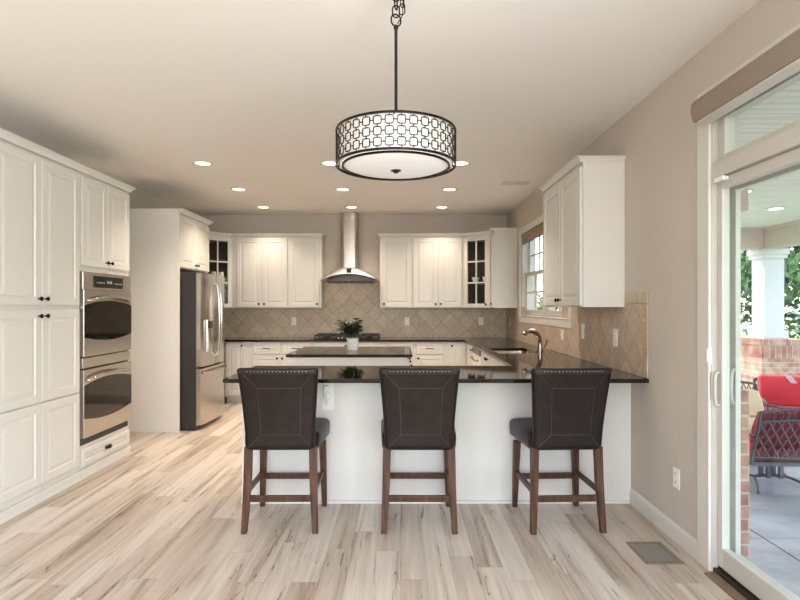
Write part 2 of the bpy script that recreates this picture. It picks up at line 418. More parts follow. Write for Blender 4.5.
m = MB(); m.box(.005, .12, LY+.09, -.089, 0.001, .022).box(.03, .036, LY+.09, -.089, .022, .034).box(.085, .091, LY+.09, -.089, .022, .034); m.build('door_track', M['track'], root)
m = MB(); m.box(-.055, .004, LY+.02, -.11, .001, .009); m.build('threshold_strip', paint('walnut_strip', S(128, 106, 88), .5, .1, 20), root, bevel=.003)
def panel(name, y0, y1, x0, x1, z0, z1, st, rail_b, rail_t, par=root):
    m = MB()
    m.box(x0, x1, y0, y0+st, z0, z1).box(x0, x1, y1-st, y1, z0, z1).box(x0, x1, y0+st, y1-st, z0, z0+rail_b).box(x0, x1, y0+st, y1-st, z1-rail_t, z1)
    p = m.build(name, M['vinyl'], par, bevel=.003)
    g = MB(); xm = (x0+x1)/2; g.box(xm-.003, xm+.003, y0+st, y1-st, z0+rail_b, z1-rail_t); g.build('pane', M['glass'], p)
    return p
slid = panel('sliding_panel', -1.33, -.09, .026, .066, .036, 2.022, .040, .10, .055)
panel('fixed_panel', LY+.091, -1.20, .075, .112, .036, 2.022, .07, .10, .055)
tp = panel('transom_sash', LY+.092, -.09, .03, .08, 2.107, 2.358, .055, .03, .035)
m = MB(); m.tube([(.026, -.105, .86), (.012, -.105, .865), (.006, -.105, .90), (.006, -.105, .99), (.012, -.105, 1.025), (.026, -.105, 1.03)], .008, 8)
m.build('door_handle', M['vinyl'], slid, smooth=50)
m = MB(); m.box(-.012, -.001, -.088, -.068, .88, 1.03).box(-.022, -.012, -.084, -.072, 1.08, 1.15).box(-.012, -.001, -.09, -.066, 1.07, 1.16); m.build('latch_plate', M['plastic'], root, bevel=.003)
m = MB(); m.box(-.012, .002, -.20, -.12, 1.996, 2.02).box(.002, .025, -.19, -.13, 2.0, 2.018); m.build('top_latch', M['plastic'], root, bevel=.003)
m = MB(); st = .046
m.box(.132, .158, -.072, -.072+st, .03, 2.02).box(.132, .158, -1.20, -1.20+st, .03, 2.02).box(.132, .158, -1.155, -.072, .03, .08).box(.132, .158, -1.155, -.072, 1.97, 2.02)
scr = m.build('screen_frame', M['vinyl'], root)
m = MB(); m.tube([(.132, -.055, .86), (.118, -.068, .865), (.105, -.078, .89), (.102, -.080, .95), (.105, -.078, 1.01), (.118, -.068, 1.035), (.132, -.055, 1.04)], .010, 8); m.build('screen_handle', M['glaze'], scr, smooth=50)
va = thing('shade_valance', 'taupe roller shade cassette mounted above the sliding glass door', 'blind', (XR-.02, 2.74, 2.312))
m = MB(); L2 = -2.45
prof = [(-.085, 0.012), (-.08, .0), (-.004, 0), (-.004, .108), (-.08, .108), (-.092, .09), (-.094, .05)]
m.loft([[(a, y, b) for a, b in prof] for y in (0, L2)]); m.build('cassette', M['valance'], va, smooth=35)
m = MB(); m.loft([[(a*1.01, y, b) for a, b in prof] for y in (.003, .001)]); m.build('end_cap', M['valance'], va)
m = MB(); m.box(-.075, -.01, L2+.02, -.02, -.012, -.001); m.build('bottom_bar', M['vinyl'], va)
m = MB(); m.box(-.04, -.01, -.58, -.53, .1085, .118); m.build('mount_clip', M['track'], va)

# ------------------------------------------------------------------ cabinet kit (local: x across, front at y=0 facing -y, z up)
def knob(par, x, z, y):
    m = MB(); mx = Matrix.Translation((x, y, z)) @ Matrix.Rotation(PI/2, 4, 'X')
    m.lathe([(.006, 0), (.005, .012), (.009, .016), (.0155, .021), (.0155, .027), (.010, .031), (.003, .032)], n=14, mx=mx)
    return m.build('knob', M['bronze'], par, smooth=40)
def bar_pull(par, x, z, y, L=.10):
    m = MB(); m.tube([(x-L/2, y, z), (x-L/2, y-.022, z), (x-L/2+.012, y-.028, z), (x+L/2-.012, y-.028, z), (x+L/2, y-.022, z), (x+L/2, y, z)], .0055, 8)
    return m.build('drawer_pull', M['bronze'], par, smooth=50)
def cup_pull(par, x, z, y):
    m = MB(); rings = []
    for i in range(9):
        a = PI*i/8; xx = x-.042*math.cos(a); d = .028*math.sin(a)
        rings.append([(xx, y-.001, z+.014), (xx, y-d*.6-.002, z+.013), (xx, y-d-.002, z+.002), (xx, y-d-.002, z-.010), (xx, y-d+.001, z-.010), (xx, y-d*.6+.001, z+.006)])
    m.loft(rings); return m.build('cup_pull', M['bronze'], par, smooth=50)
def door_mesh(w, h, t=.02, st=.058):
    """raised-panel front, local x 0..w, z 0..h, back at y=-.001, front at y=-t"""
    m = MB(); rings = []
    for ins, d in ((0, .001), (0, t-.004), (.004, t), (st, t), (st+.004, t-.007), (st+.012, t-.008), (st+.034, t-.0015)):
        rings.append([(ins, -d, ins), (w-ins, -d, ins), (w-ins, -d, h-ins), (ins, -d, h-ins)])
    return m.loft(rings)
def door(par, x0, x1, z0, z1, kn=None, name='door', st=.058, pull=None):
    w_, h_ = x1-x0, z1-z0
    d = door_mesh(w_, h_, st=min(st, h_*.28)).build(name, M['cab'], par, loc=(x0, 0, z0))
    if kn:
        kx = {'l': .03, 'r': w_-.03, 'm': w_/2}[kn[0]]; kz = {'b': .045, 't': h_-.045, 'm': h_/2}[kn[1]]
        if len(kn) > 2: kz = kn[2]
        knob(d, kx, kz, -.02)
    if pull == 'bar': bar_pull(d, w_/2, h_/2, -.02)
    if pull == 'cup': cup_pull(d, w_/2, h_/2, -.02)
    return d
def crown(par, w, d, z, h=.045, out=.036, sides=(1, 1), y0=-.02):
    l, r = sides; m = MB()
    rings = []
    for k, dz in ((.0, 0), (.12, .004), (.2, .012), (.5, .026), (.9, .036), (1.0, .038), (1.0, h)):
        o_ = out*k
        rings.append([(-o_*l, y0-o_, z+dz), (w+o_*r, y0-o_, z+dz), (w+o_*r, d, z+dz), (-o_*l, d, z+dz)])
    m.loft(rings); return m.build('crown_moulding', M['cab'], par, smooth=25)
def cab(name, label, loc, rz, w, d, z0, z1, cat='cabinet', plinth=None, group=None):
    c = thing(name, label, cat, loc, rz, group)
    m = MB()
    if plinth == 'toe': m.box(0, w, 0, d, .10, z1).box(.0, w, .07, d, 0, .10)
    else: m.box(0, w, 0, d, z0, z1)
    m.build('body', M['cab'], c, bevel=.0015)
    return c
LW = PI/2; RW = -PI/2

# tall pantry and oven tower on the left wall (front at X=-2.52, doors to -2.50)
FX = -2.52; dpt = FX-XL-.002
p = cab('pantry_cabinet', 'tall white pantry cabinet with six panelled doors at the left edge of the kitchen', (FX, 3.27, 0), LW, .908, dpt, .0, 2.422)
for i, (a, b) in enumerate(((.012, .448), (.456, .896))):
    k = 'r' if i == 0 else 'l'
    door(p, a, b, 1.375, 2.40, (k, 'b')); door(p, a, b, .70, 1.345, (k, 't')); door(p, a, b, .125, .69)
m = MB(); m.box(-.0, .908, -.018, -.001, 0.001, .075).box(0, .908, -.026, -.018, .001, .022); m.build('base_moulding', M['cab'], p, bevel=.003)
crown(p, .908, dpt, 2.423, sides=(1, 0))
p = cab('oven_cabinet', 'tall white cabinet tower holding the double wall oven', (FX, 4.18, 0), LW, .77, dpt, .0, 2.422)
# the tower body is replaced by an open carcass so that the oven sits inside it
bd = [o for o in bpy.data.objects if o.parent is p][0]; bpy.data.objects.remove(bd)
m = MB(); oz0, oz1 = .262, 1.648
m.box(0, .012, 0, dpt, 0, 2.422).box(.758, .77, 0, dpt, 0, 2.422).box(.012, .758, 0, dpt, 0, oz0).box(.012, .758, 0, dpt, oz1, 2.422)
m.build('body', M['cab'], p)
door(p, .018, .383, 1.69, 2.40, ('r', 'b')); door(p, .389, .752, 1.69, 2.40, ('l', 'b'))
door(p, .018, .752, .10, .235, name='drawer', pull='cup')
m = MB(); m.box(0, .77, -.018, -.001, 0.001, .075).box(0, .77, -.026, -.018, .001, .022); m.build('base_moulding', M['cab'], p, bevel=.003)
crown(p, .77, dpt, 2.423, sides=(0, 1))

# double oven
ov = thing('double_wall_oven', 'stainless steel double wall oven with bowed handles built into the white cabinet tower', 'oven', (FX, 4.194, oz0+.001), LW)
ow = .742; oh = oz1-oz0-.002
m = MB(); m.box(0, ow, .0, .48, 0, oh); m.build('body', M['gasket'], ov)
m = MB(); m.box(0, ow, -.028, -.001, oh-.148, oh-.002); cp = m.build('control_panel', M['steel'], ov, bevel=.004)
m = MB(); m.box(.14, .60, -.030, -.028, oh-.125, oh-.03); m.build('display', M['black'], cp)
m = MB()
for k in range(4): m.box(.34+k*.022, .35+k*.022, -.0308, -.0301, oh-.088, oh-.066)
m.build('clock_digits', M['clock'], cp)
for x_ in (.19, .46):
    m = MB()
    for k in range(6): m.box(x_+k*.021, x_+.01+k*.021, -.0308, -.0301, oh-.09, oh-.08)
    m.build('touch_buttons', M['glaze'], cp)
m = MB(); m.box(0, ow, -.024, -.001, .612, .694); m.build('vent_strip', M['steel'], ov, bevel=.003)
for z0, z1 in ((.06, .602), (.704, 1.236)):
    d = MB(); d.box(.002, ow-.002, -.034, -.001, z0, z1); d = d.build('oven_door', M['steel'], ov, bevel=.004)
    h_ = z1-z0; top = []; bot = []
    for i in range(17):
        u = i/16; x = .006+u*(ow-.012); b = 1-(2*u-1)**2
        bot.append((x, z0+h_*.29-b*h_*.07)); top.append((x, z1-h_*.235+b*h_*.075))
    poly = bot+top[::-1]
    m = MB(); n = len(poly)
    m.add([(x, -.0345, z) for x, z in poly]+[(x, -.0375, z) for x, z in poly], [tuple(range(n)), tuple(range(2*n-1, n-1, -1))]+[(i, (i+1) % n, n+(i+1) % n, n+i) for i in range(n)])
    m.build('oven_window', M['ovenglass'], d)
    m = MB(); path = []
    for i in range(13):
        u = i/12; b = 1-(2*u-1)**2
        path.append((.05+u*(ow-.10), -.05-.03*min(1, b*2.2), z1-.085+.035*b))
    m.tube([(.05, -.036, z1-.085)]+path+[(ow-.05, -.036, z1-.085)], .0125, 10); m.build('oven_handle', M['chrome'], d, smooth=50)

# fridge surround
m = MB(); m.box(XL+.002, -2.392, 5.778, 5.80, 0, 2.425)
tag(m.build('refrigerator_side_panel', M['cab'], bevel=.002), 'broad white end panel standing beside the refrigerator', 'cabinet panel')
fc = thing('refrigerator_top_cabinet', 'white two-door cabinet above the refrigerator', 'cabinet', (-2.412, 5.802, 0), LW)
m = MB(); m.box(0, .90, 0, .63, 1.785, 2.385); m.build('body', M['cab'], fc)
door(fc, .01, .447, 1.795, 2.355, ('r', 'b')); door(fc, .453, .89, 1.795, 2.355, ('l', 'b'))
crown(fc, .90, .63, 2.386, out=.04, sides=(0, 1))
# refrigerator
fr = thing('refrigerator', 'stainless french-door refrigerator with dark grey side and bottom freezer drawer', 'refrigerator', (-2.235, 5.838, 0), LW)
fw = .80
m = MB(); m.box(0, fw, .0, .76, .03, 1.74).box(.02, fw-.02, .02, .74, .0, .03); m.build('body', M['gasket'], fr, bevel=.004)
def bowed(x0, x1, z0, z1, d0=.055, bow=.028):
    m = MB(); rings = []
    for i in range(9):
        u = i/8; x = x0+u*(x1-x0); uu = x/fw; y = -d0-bow*(1-(2*uu-1)**2)
        e = .006 if i in (0, 8) else 0
        rings.append([(x, -.004, z0), (x, y+e, z0+e), (x, y+e, z1-e), (x, -.004, z1)])
    return m.loft(rings)
dl = bowed(.003, fw/2-.003, .70, 1.735).build('left_door', M['steelv'], fr, smooth=35); dr = bowed(fw/2+.003, fw-.003, .70, 1.735).build('right_door', M['steelv'], fr, smooth=35)
fz = bowed(.003, fw-.003, .06, .68).build('freezer_drawer', M['steelv'], fr, smooth=35)
dl.name = 'door'; dr.name = 'door'
for d, x in ((dl, fw/2-.035), (dr, fw/2+.035)):
    m = MB(); m.tube([(x, -.08, .80), (x, -.115, .84), (x, -.132, 1.0), (x, -.138, 1.2), (x, -.132, 1.45), (x, -.115, 1.60), (x, -.08, 1.64)], .012, 10); m.build('door_handle', M['chrome'], d, smooth=50)
m = MB(); m.tube([(.06, -.06, .63), (.08, -.10, .63), (.25, -.125, .63), (fw/2, -.132, .63), (fw-.25, -.125, .63), (fw-.08, -.10, .63), (fw-.06, -.06, .63)], .012, 10); m.build('drawer_handle', M['chrome'], fz, smooth=50)
m = MB(); m.box(.10, .27, -.095, -.07, .86, 1.22); ds = m.build('water_dispenser', M['steelv'], dl, bevel=.004)
m = MB(); m.box(.115, .255, -.0975, -.0955, 1.12, 1.20); m.build('dispenser_display', M['black'], ds)
m = MB(); m.box(.12, .25, -.099, -.0955, .88, 1.07); m.build('dispenser_niche', M['steelv'], ds)

# upper cabinets on the back wall
UY = 7.74; UZ0, UZ1 = 1.342, 2.378
def upper(name, label, x0, x1, doors, sides):
    c = thing(name, label, 'cabinet', (x0, UY, 0))
    m = MB(); m.box(0, x1-x0, 0, YB-UY-.002, UZ0, UZ1); m.build('body', M['cab'], c, bevel=.0015)
    for a, b, k in doors: door(c, a-x0, b-x0, UZ0+.012, UZ1-.03, (k, 'b'))
    crown(c, x1-x0, YB-UY-.002, UZ1+.001, h=.04, out=.035, sides=sides)
px = lambda x: (x-400)*UY/533.33
upper('upper_cabinet', 'white three-door wall cabinet left of the range hood', px(232.5)+.002, px(321.5), [(px(237), px(261.5), 'r'), (px(262.7), px(287.5), 'l'), (px(290), px(319.5), 'r')], (0, 1))
upper('upper_cabinet', 'white three-door wall cabinet right of the range hood', px(380), px(463.5)-.002, [(px(382), px(411), 'l'), (px(413), px(437.5), 'r'), (px(438.5), px(461.5), 'l')], (1, 0))

# diagonal glass-door corner cabinets
def corner(label, P, A, ztop, shelves):
    """P: outline, edge P[0]-P[1] is the open front; A: origin"""
    c = thing('corner_cabinet', label, 'cabinet', (A[0], A[1], 0))
    Q = [(x-A[0], y-A[1]) for x, y in P]; n = len(Q)
    ctr = Vector((sum(q[0] for q in Q)/n, sum(q[1] for q in Q)/n))
    m = MB(); li = MB()
    m.prism(Q, UZ0, UZ0+.018).prism(Q, ztop-.05, ztop)
    for i in range(1, n):
        a = Vector(Q[i]); b = Vector(Q[(i+1) % n]); d = (b-a).normalized(); nn = Vector((-d.y, d.x))
        if nn.dot(ctr-a) < 0: nn = -nn
        m.prism([tuple(a), tuple(b), tuple(b+nn*.012), tuple(a+nn*.012)], UZ0+.018, ztop-.05)
        li.prism([tuple(a+nn*.0125+d*.016), tuple(b+nn*.0125-d*.016), tuple(b+nn*.015-d*.018), tuple(a+nn*.015+d*.018)], UZ0+.0185, ztop-.0505)
    m.build('body', M['cab'], c)
    li.build('interior_shade_lining', M['shade_in'], c)  # added lining, coloured dark for the unlit interior
    S_ = [tuple(Vector(q)+(ctr-Vector(q))*.10) for q in Q]
    for z in shelves: m = MB(); m.prism(S_, z-.015, z); m.build('shelf', M['shade_in'], c)
    a = Vector(Q[0]); b = Vector(Q[1]); w_ = (b-a).length; ang = math.atan2(b.y-a.y, b.x-a.x)
    fr_ = MB(); z0, z1 = UZ0+.012, ztop-.03; h_ = z1-z0
    x0, x1 = .03, w_-.03; st = .05
    fr_.box(x0, x0+st, -.02, -.001, 0, h_).box(x1-st, x1, -.02, -.001, 0, h_).box(x0+st, x1-st, -.02, -.001, 0, st).box(x0+st, x1-st, -.02, -.001, h_-st, h_)
    xm = (x0+x1)/2; fr_.box(xm-.009, xm+.009, -.018, -.004, st, h_-st)
    for k in (1, 2): zz = st+(h_-2*st)*k/3; fr_.box(x0+st, xm-.009, -.018, -.004, zz-.009, zz+.009); fr_.box(xm+.009, x1-st, -.018, -.004, zz-.009, zz+.009)
    d = fr_.build('glass_door', M['cab'], c, loc=(a.x, a.y, z0)); d.rotation_euler = (0, 0, ang)
    fs = MB(); rt = label.find('right') >= 0; fs.box(.016 if rt else 0, x0-.001, -.018, -.001, -.012, h_+.03).box(x1+.001, w_ if rt else w_-.016, -.018, -.001, -.012, h_+.03)
    fo = fs.build('face_frame', M['cab'], c, loc=(a.x, a.y, z0)); fo.rotation_euler = (0, 0, ang)
    g = MB(); g.box(x0+st-.004, x1-st+.004, -.0035, -.0015, st-.004, h_-st+.004); g.build('pane', M['glass'], d)
    knob(d, x1-.025 if label.find('right') >= 0 else x0+.025, .04, -.02)
    cr = MB(); o_ = .035; nn = Vector((math.sin(ang), -math.cos(ang)))
    def off(k, d):                                  # mitred where it meets the straight cabinet
        q = Vector(Q[k])
        return tuple(q+Vector((0, -d*1.0))) if k == (0 if rt else 1) else tuple(q+nn*d)
    top = [off(0, o_), off(1, o_)]+list(Q[2:])
    bt = [off(0, .018), off(1, .018)]+list(Q[2:])
    cr.loft([[(x, y, ztop+.001) for x, y in bt], [(x, y, ztop+.012) for x, y in bt], [(x, y, ztop+.036) for x, y in top], [(x, y, ztop+.04) for x, y in top]])
    cr.build('crown_moulding', M['cab'], c)
    return c
xa = px(463.5); e = .002
corner('white diagonal corner cabinet with glass door at the right end of the back wall', [(xa, UY), (1.262, 7.435), (XR-e, 7.435), (XR-e, YB-e), (xa, YB-e)], (xa, UY), UZ1, (1.70, 2.04))
xb = px(232.5)
corner('white diagonal corner cabinet with glass door behind the refrigerator, in the left corner', [(-2.76, 7.412), (xb, UY), (xb, YB-e), (XL+e, YB-e), (XL+e, 7.412)], (xb, UY), UZ1, (1.70, 2.04))
c = thing('narrow_wall_cabinet', 'narrow white wall cabinet with plain side, between the glass corner cabinet and the window', 'cabinet', (1.29, 7.433, 0), RW)
m = MB(); m.box(0, .13, 0, XR-1.29-e, UZ0, UZ1+.02); m.build('body', M['cab'], c, bevel=.002)
door(c, .012, .12, UZ0+.012, UZ1-.02, ('r', 'b'), st=.03)
crown(c, .13, XR-1.29-e, UZ1+.021, h=.04, out=.035, sides=(0, 1))
# big wall cabinet on the right wall
c = thing('wall_cabinet', 'large white two-door wall cabinet beside the kitchen window, above the right worktop', 'cabinet', (1.312, 4.82, 0), RW)
m = MB(); m.box(0, 1.0, 0, XR-1.312-e, 1.362, 2.40); m.build('body', M['cab'], c, bevel=.002)
m = MB(); m.box(1.001, 1.004, .0, .012, 1.362, 2.40).box(1.001, 1.004, XR-1.312-.03, XR-1.312-e, 1.362, 2.40); m.build('side_stile', M['cab'], c)
door(c, .012, .497, 1.372, 2.37, ('r', 'b')); door(c, .503, .988, 1.372, 2.37, ('l', 'b'))
crown(c, 1.0, XR-1.312-e, 2.401, h=.038, out=.034, sides=(1, 1))

# base cabinets on the back wall
BY = 7.46; CZ = .870
bx = lambda x: (x-400)*7.45/533.33
def base(label, x0, x1, drawers, doors, name='base_cabinet'):
    c = thing(name, label, 'cabinet', (x0+.001, BY, 0)); w_ = x1-x0-.002
    m = MB(); m.box(0, w_, 0, YB-BY-.002, .10, CZ).box(0, w_, .07, YB-BY-.002, 0, .10); m.build('body', M['cab'], c)
    for a, b in drawers: door(c, a-x0, b-x0, .70, .86, name='drawer', pull='bar')
    for a, b, k, z1 in doors: door(c, a-x0, b-x0, .125, z1, (k, 't'))
    return c
base('white base cabinet with one full-height door, right beside the refrigerator', bx(225), bx(247), [], [(bx(226), bx(244.5), 'r', .86)])
base('white base cabinet with two drawers over two doors, left of the cooktop', bx(247), bx(311), [(bx(252.5), bx(280.5)), (bx(282), bx(309.5))], [(bx(252.5), bx(279.5), 'r', .685), (bx(280.5), bx(309.5), 'l', .685)])
base('white base cabinet under the gas cooktop', bx(311), bx(386), [], [(bx(313), bx(348), 'r', .86), (bx(349), bx(384.5), 'l', .86)])
base('white base cabinet mostly behind the island, right of the cooktop', bx(386), bx(413.5), [(bx(388), bx(412))], [(bx(388), bx(412), 'r', .685)])
base('white base cabinet with one drawer over one door, right of the island', bx(413.5), bx(447), [(bx(416), bx(443.5))], [(bx(416), bx(443.5), 'l', .685)])
c = base('white corner base cabinet with one door, in the right corner of the kitchen', bx(447), .935, [], [(bx(449.5), bx(466), 'l', .86)])
# base cabinets on the right wall, front at X=.935
RX = .935; RD = XR-RX-.002
def rbase(label, y1, y0, doors, hollow=False):
    c = thing('base_cabinet', label, 'cabinet', (RX, y1-.001, 0), RW); w_ = y1-y0-.002
    m = MB()
    if hollow: m.box(0, .018, 0, RD, .10, CZ).box(w_-.018, w_, 0, RD, .10, CZ).box(.018, w_-.018, 0, .018, .10, CZ).box(.018, w_-.018, RD-.01, RD, .10, CZ).box(.018, w_-.018, .018, RD-.01, .10, .118)
    else: m.box(0, w_, 0, RD, .10, CZ)
    m.box(0, w_, .07, RD, 0, .10); m.build('body', M['cab'], c)
    for a, b, k in doors: door(c, a, b, .125, .86, (k, 't'))
rbase('white base cabinet under the right worktop, between corner and dishwasher', 7.40, 6.70, [(.06, .69, 'r')])
rbase('white sink base cabinet under the kitchen window', 6.06, 5.10, [(.01, .475, 'r'), (.483, .95, 'l')], hollow=True)
rbase('white base cabinet under the right worktop where it meets the peninsula', 5.10, 4.20, [(.01, .445, 'r'), (.45, .89, 'l')])
dw = thing('dishwasher', 'white dishwasher with black control strip and steel pull, under the right worktop', 'dishwasher', (RX, 6.698, 0), RW)
m = MB(); m.box(.005, .63, .01, .60, .09, .865).box(.02, .615, .07, .58, 0, .09); m.build('body', M['gasket'], dw)
m = MB(); m.box(.005, .63, -.025, .009, .10, .79); dd = m.build('dishwasher_door', M['plastic'], dw, bevel=.004)
m = MB(); m.box(.005, .63, -.028, .009, .795, .862); m.build('control_strip', M['black'], dw, bevel=.004)
m = MB(); m.tube([(.10, -.026, .735), (.10, -.06, .735), (.12, -.066, .735), (.51, -.066, .735), (.53, -.06, .735), (.53, -.026, .735)], .011, 8); m.build('dishwasher_pull', M['chrome'], dd, smooth=50)

# peninsula
pn = thing('peninsula_cabinet', 'long white peninsula cabinet with flat back panel facing the stools', 'cabinet', (-1.10, 3.71, 0))
m = MB(); m.box(0, XR+1.10-.003, 0, .47, 0, CZ); m.build('body', M['cab'], pn)
for a in (.03, .68, 1.33):
    d = door_mesh(.62, .73).build('door', M['cab'], pn, loc=(a+.62, .47, .125)); d.rotation_euler = (0, 0, PI); knob(d, .59, .68, -.02)
m = MB(); L = XR+1.10-.02
prof = [(0, 0), (-.016, 0), (-.014, .010), (-.008, .016), (0, .018)]
m.loft([[(x, y-.001, z+.001) for y, z in prof] for x in (0, L)]); m.build('shoe_moulding', M['trim'], pn)

# worktop: back run, right run and peninsula in one piece, with the sink cut out
SX0, SX1, SY0, SY1 = .99, 1.38, 5.26, 5.96
PX0, PY0, PY1, RX0, BY0 = -1.145, 3.44, 4.20, .89, 7.405
XE, YE = XR-.001, YB-.001
def cin(x, y):
    if SX0 < x < SX1 and SY0 < y < SY1: return False
    return (PY0 < y < PY1 and x > PX0) or (x > RX0 and y > PY0) or y > BY0
tag(grid('countertop', M['granite'], sorted([XL+.001, PX0, RX0, SX0, SX1, XE]), sorted([PY0, PY1, SY0, SY1, BY0, YE]), cin, CZ+.002, .900, bevel=.005),
    'polished dark brown granite worktop wrapping the back wall, the sink run and the peninsula', 'countertop')
sk = thing('sink', 'stainless undermount sink set in the right worktop below the kitchen window', 'sink', ((SX0+SX1)/2, (SY0+SY1)/2, .6785))
hx, hy = (SX1-SX0)/2+.012, (SY1-SY0)/2+.012
m = MB(); rings = []
for k, z in ((0, .192), (-.006, .19), (-.01, .04), (-.05, .006), (-.05, .0)): rings.append([(x, y, z) for x, y in rrect(hx+k, hy+k, .05)])
inner = []
for k, z in ((-.054, .004), (-.014, .045), (-.010, .19), (-.002, .1925)): inner.append([(x, y, z) for x, y in rrect(hx+k, hy+k, .045)])
m.loft(rings[::-1], False).loft(inner, False)
m.loft([inner[-1], rings[0]], False); m.add(rings[-1], [tuple(range(len(rings[-1])))]).add(inner[0], [tuple(range(len(inner[0])))])
m.build('basin', M['steel'], sk, smooth=40)
m = MB(); m.lathe([(.04, .0045), (.04, .008), (.03, .006), (.01, .006)], n=18); m.build('drain', M['chrome'], sk, smooth=40)
fa = thing('faucet', 'brushed nickel pull-out faucet arching over the sink', 'faucet', (1.45, 5.52, .901))
m = MB(); m.lathe([(.036, 0), (.036, .008), (.028, .014), (.026, .075), (.026, .08), (.021, .09)], n=18); m.build('faucet_body', M['nickel'], fa, smooth=40)
m = MB(); m.tube([(0, 0, .088), (-.006, -.004, .125), (-.024, -.012, .165), (-.055, -.025, .198), (-.095, -.04, .214), (-.13, -.052, .212)], [.021, .023, .025, .026, .025, .022], 12); m.build('spout', M['nickel'], fa, smooth=50)
m = MB(); m.tube([(-.131, -.052, .212), (-.155, -.062, .205), (-.175, -.070, .190), (-.183, -.074, .178)], [.022, .025, .027, .026], 12); m.build('spray_head', M['nickel'], fa, smooth=50)
m = MB(); m.tube([(.018, -.005, .05), (.04, -.012, .052), (.055, -.02, .075), (.066, -.028, .125)], [.012, .012, .010, .009], 10); m.build('lever', M['nickel'], fa, smooth=50)

# cooktop
ck = thing('gas_cooktop', 'black gas cooktop with cast iron grates set in the back worktop', 'cooktop', (-.755, 7.72, .901))
m = MB(); m.prism(rrect(.46, .26, .02), 0, .010); m.build('cooktop_plate', M['black'], ck, bevel=.003)
for i, x in enumerate((-.305, 0, .305)):
    m = MB(); x0, x1 = x-.145, x+.145
    for a, b, c_, d_ in ((x0, x1, -.235, -.223), (x0, x1, .223, .235), (x0, x0+.012, -.223, .223), (x1-.012, x1, -.223, .223)): m.box(a, b, c_, d_, .042, .062)
    for yy in (-.12, 0, .12): m.box(x0+.012, x1-.012, yy-.005, yy+.005, .044, .062)
    m.box(x-.005, x+.005, -.223, .223, .046, .061)
    for sx in (x0+.006, x1-.006):
        for sy in (-.229, .229): m.box(sx-.006, sx+.006, sy-.006, sy+.006, .0105, .042)
    m.build('grate', M['iron'], ck)
for x, y, r in ((-.305, .11, .04), (-.305, -.10, .034), (.305, .11, .04), (.305, -.10, .034), (0, .06, .05)):
    m = MB(); m.lathe([(r+.012, .0105), (r+.01, .018), (r, .02), (r, .03), (r-.006, .033), (.004, .034)], (x, y, 0), 20); m.build('burner', M['iron'], ck, smooth=40)
for k in range(5):
    x = -.12+k*.06; m = MB(); m.lathe([(.019, .0105), (.018, .026), (.012, .032), (.004, .033)], (x, -.205 if k % 2 else -.175, 0), 14); m.build('control_knob', M['nickel'], ck, smooth=40)

# range hood
hd = thing('range_hood', 'stainless chimney range hood with arched canopy on the back wall', 'range hood', (-.718, YB-.002, 0))
m = MB(); m.loft([[(x-.022, y-.14, z) for x, y in rrect(.13, .139, .06, 6)] for z in (1.93, ZC-.002)]); m.build('chimney', M['steelv'], hd, smooth=40)
m = MB(); N_ = 28
rings = []
for i in range(N_+1):
    u = -1+2*i/N_; b = 1-u*u; x = .415*u
    lo = 1.728+.098*b; hi = lo+.012+.078*b**1.2
    hb = max(hi, 1.735+.205*max(0, 1-abs(u)**1.3))
    fy = -.50-.04*b
    rings.append([(x, fy, lo), (x, fy-.004, (lo+hi)/2), (x, fy, hi), (x, -.30, hi+(hb-hi)*.75), (x, -.0, hb), (x, -.0, lo-.0), (x, -.02, lo), (x, fy+.02, lo)])
m.loft(rings); m.build('canopy', M['steel'], hd, smooth=35)
m = MB(); m.box(-.035, .035, -.552, -.5445, 1.836, 1.90); m.build('control_pad', M['slot'], hd)
m = MB(); m.box(-.33, -.01, -.46, -.04, 1.712, 1.73).box(.01, .33, -.46, -.04, 1.712, 1.73); m.build('grease_filter', M['gasket'], hd)

# island
isl = thing('island_cabinet', 'white kitchen island cabinet standing between peninsula and cooktop', 'cabinet', (-1.03, 5.08, 0))
m = MB(); m.box(0, 1.10, 0, .87, .0, .884); m.build('body', M['cab'], isl, bevel=.002)
for a, b in ((.02, .43), (.44, .85)):
    d = door_mesh(b-a, .55).build('door', M['cab'], isl, loc=(1.10, a, .12)); d.rotation_euler = (0, 0, PI/2); knob(d, b-a-.03 if a < .1 else .03, .50, -.02)
    d = door_mesh(b-a, .15, st=.035).build('drawer', M['cab'], isl, loc=(1.10, a, .70)); d.rotation_euler = (0, 0, PI/2); knob(d, (b-a)/2, .075, -.02)
m = MB(); m.prism(rrect(.597, .50, .02), .8855, .914)
tag(m.build('countertop', M['granite'], bevel=.005, loc=(-.480, 5.515, 0)), 'polished dark granite slab on the island, under the potted plant', 'countertop')

# backsplashes
def bkin(x, z): return z < UZ0-.002 or (-1.135 < x < -.285 and z < 1.728)
o = grid('backsplash_back', M['tile_back'], [XL+.001, -1.135, -.285, XR-.011], [.902, UZ0-.002, 1.728], bkin, YB-.009, YB-.001, lambda a, b, c: (a, c, b)); struct(o)
ys = [3.535, 3.80, 4.84, WY0-c_-.012, WY1+c_+.012, YB-.001]; zs = [.902, WZ0-.096, 1.36, 1.385]
def bsin(y, z):
    if z > 1.36: return y < 3.80
    if 4.84 < y < WY0-c_-.012: return z < 1.40
    if WY0-c_-.012 < y < WY1+c_+.012: return z < WZ0-.096
    return True
o = grid('backsplash_right', M['tile_side'], ys, zs, bsin, XR-.010, XR-.001, lambda a, b, c: (c, a, b)); struct(o)
m = MB(); z = .903
while z < 1.38: m.box(XR-.0105, XR-.001, 3.455, 3.531, z, min(z+.178, 1.385)); z += .181
y = 3.455
while y < 3.78: m.box(XR-.0105, XR-.001, y, min(y+.163, 3.80), 1.388, 1.46); y += .166
m.build('border_tile', M['tile_border'], o, bevel=.0015)

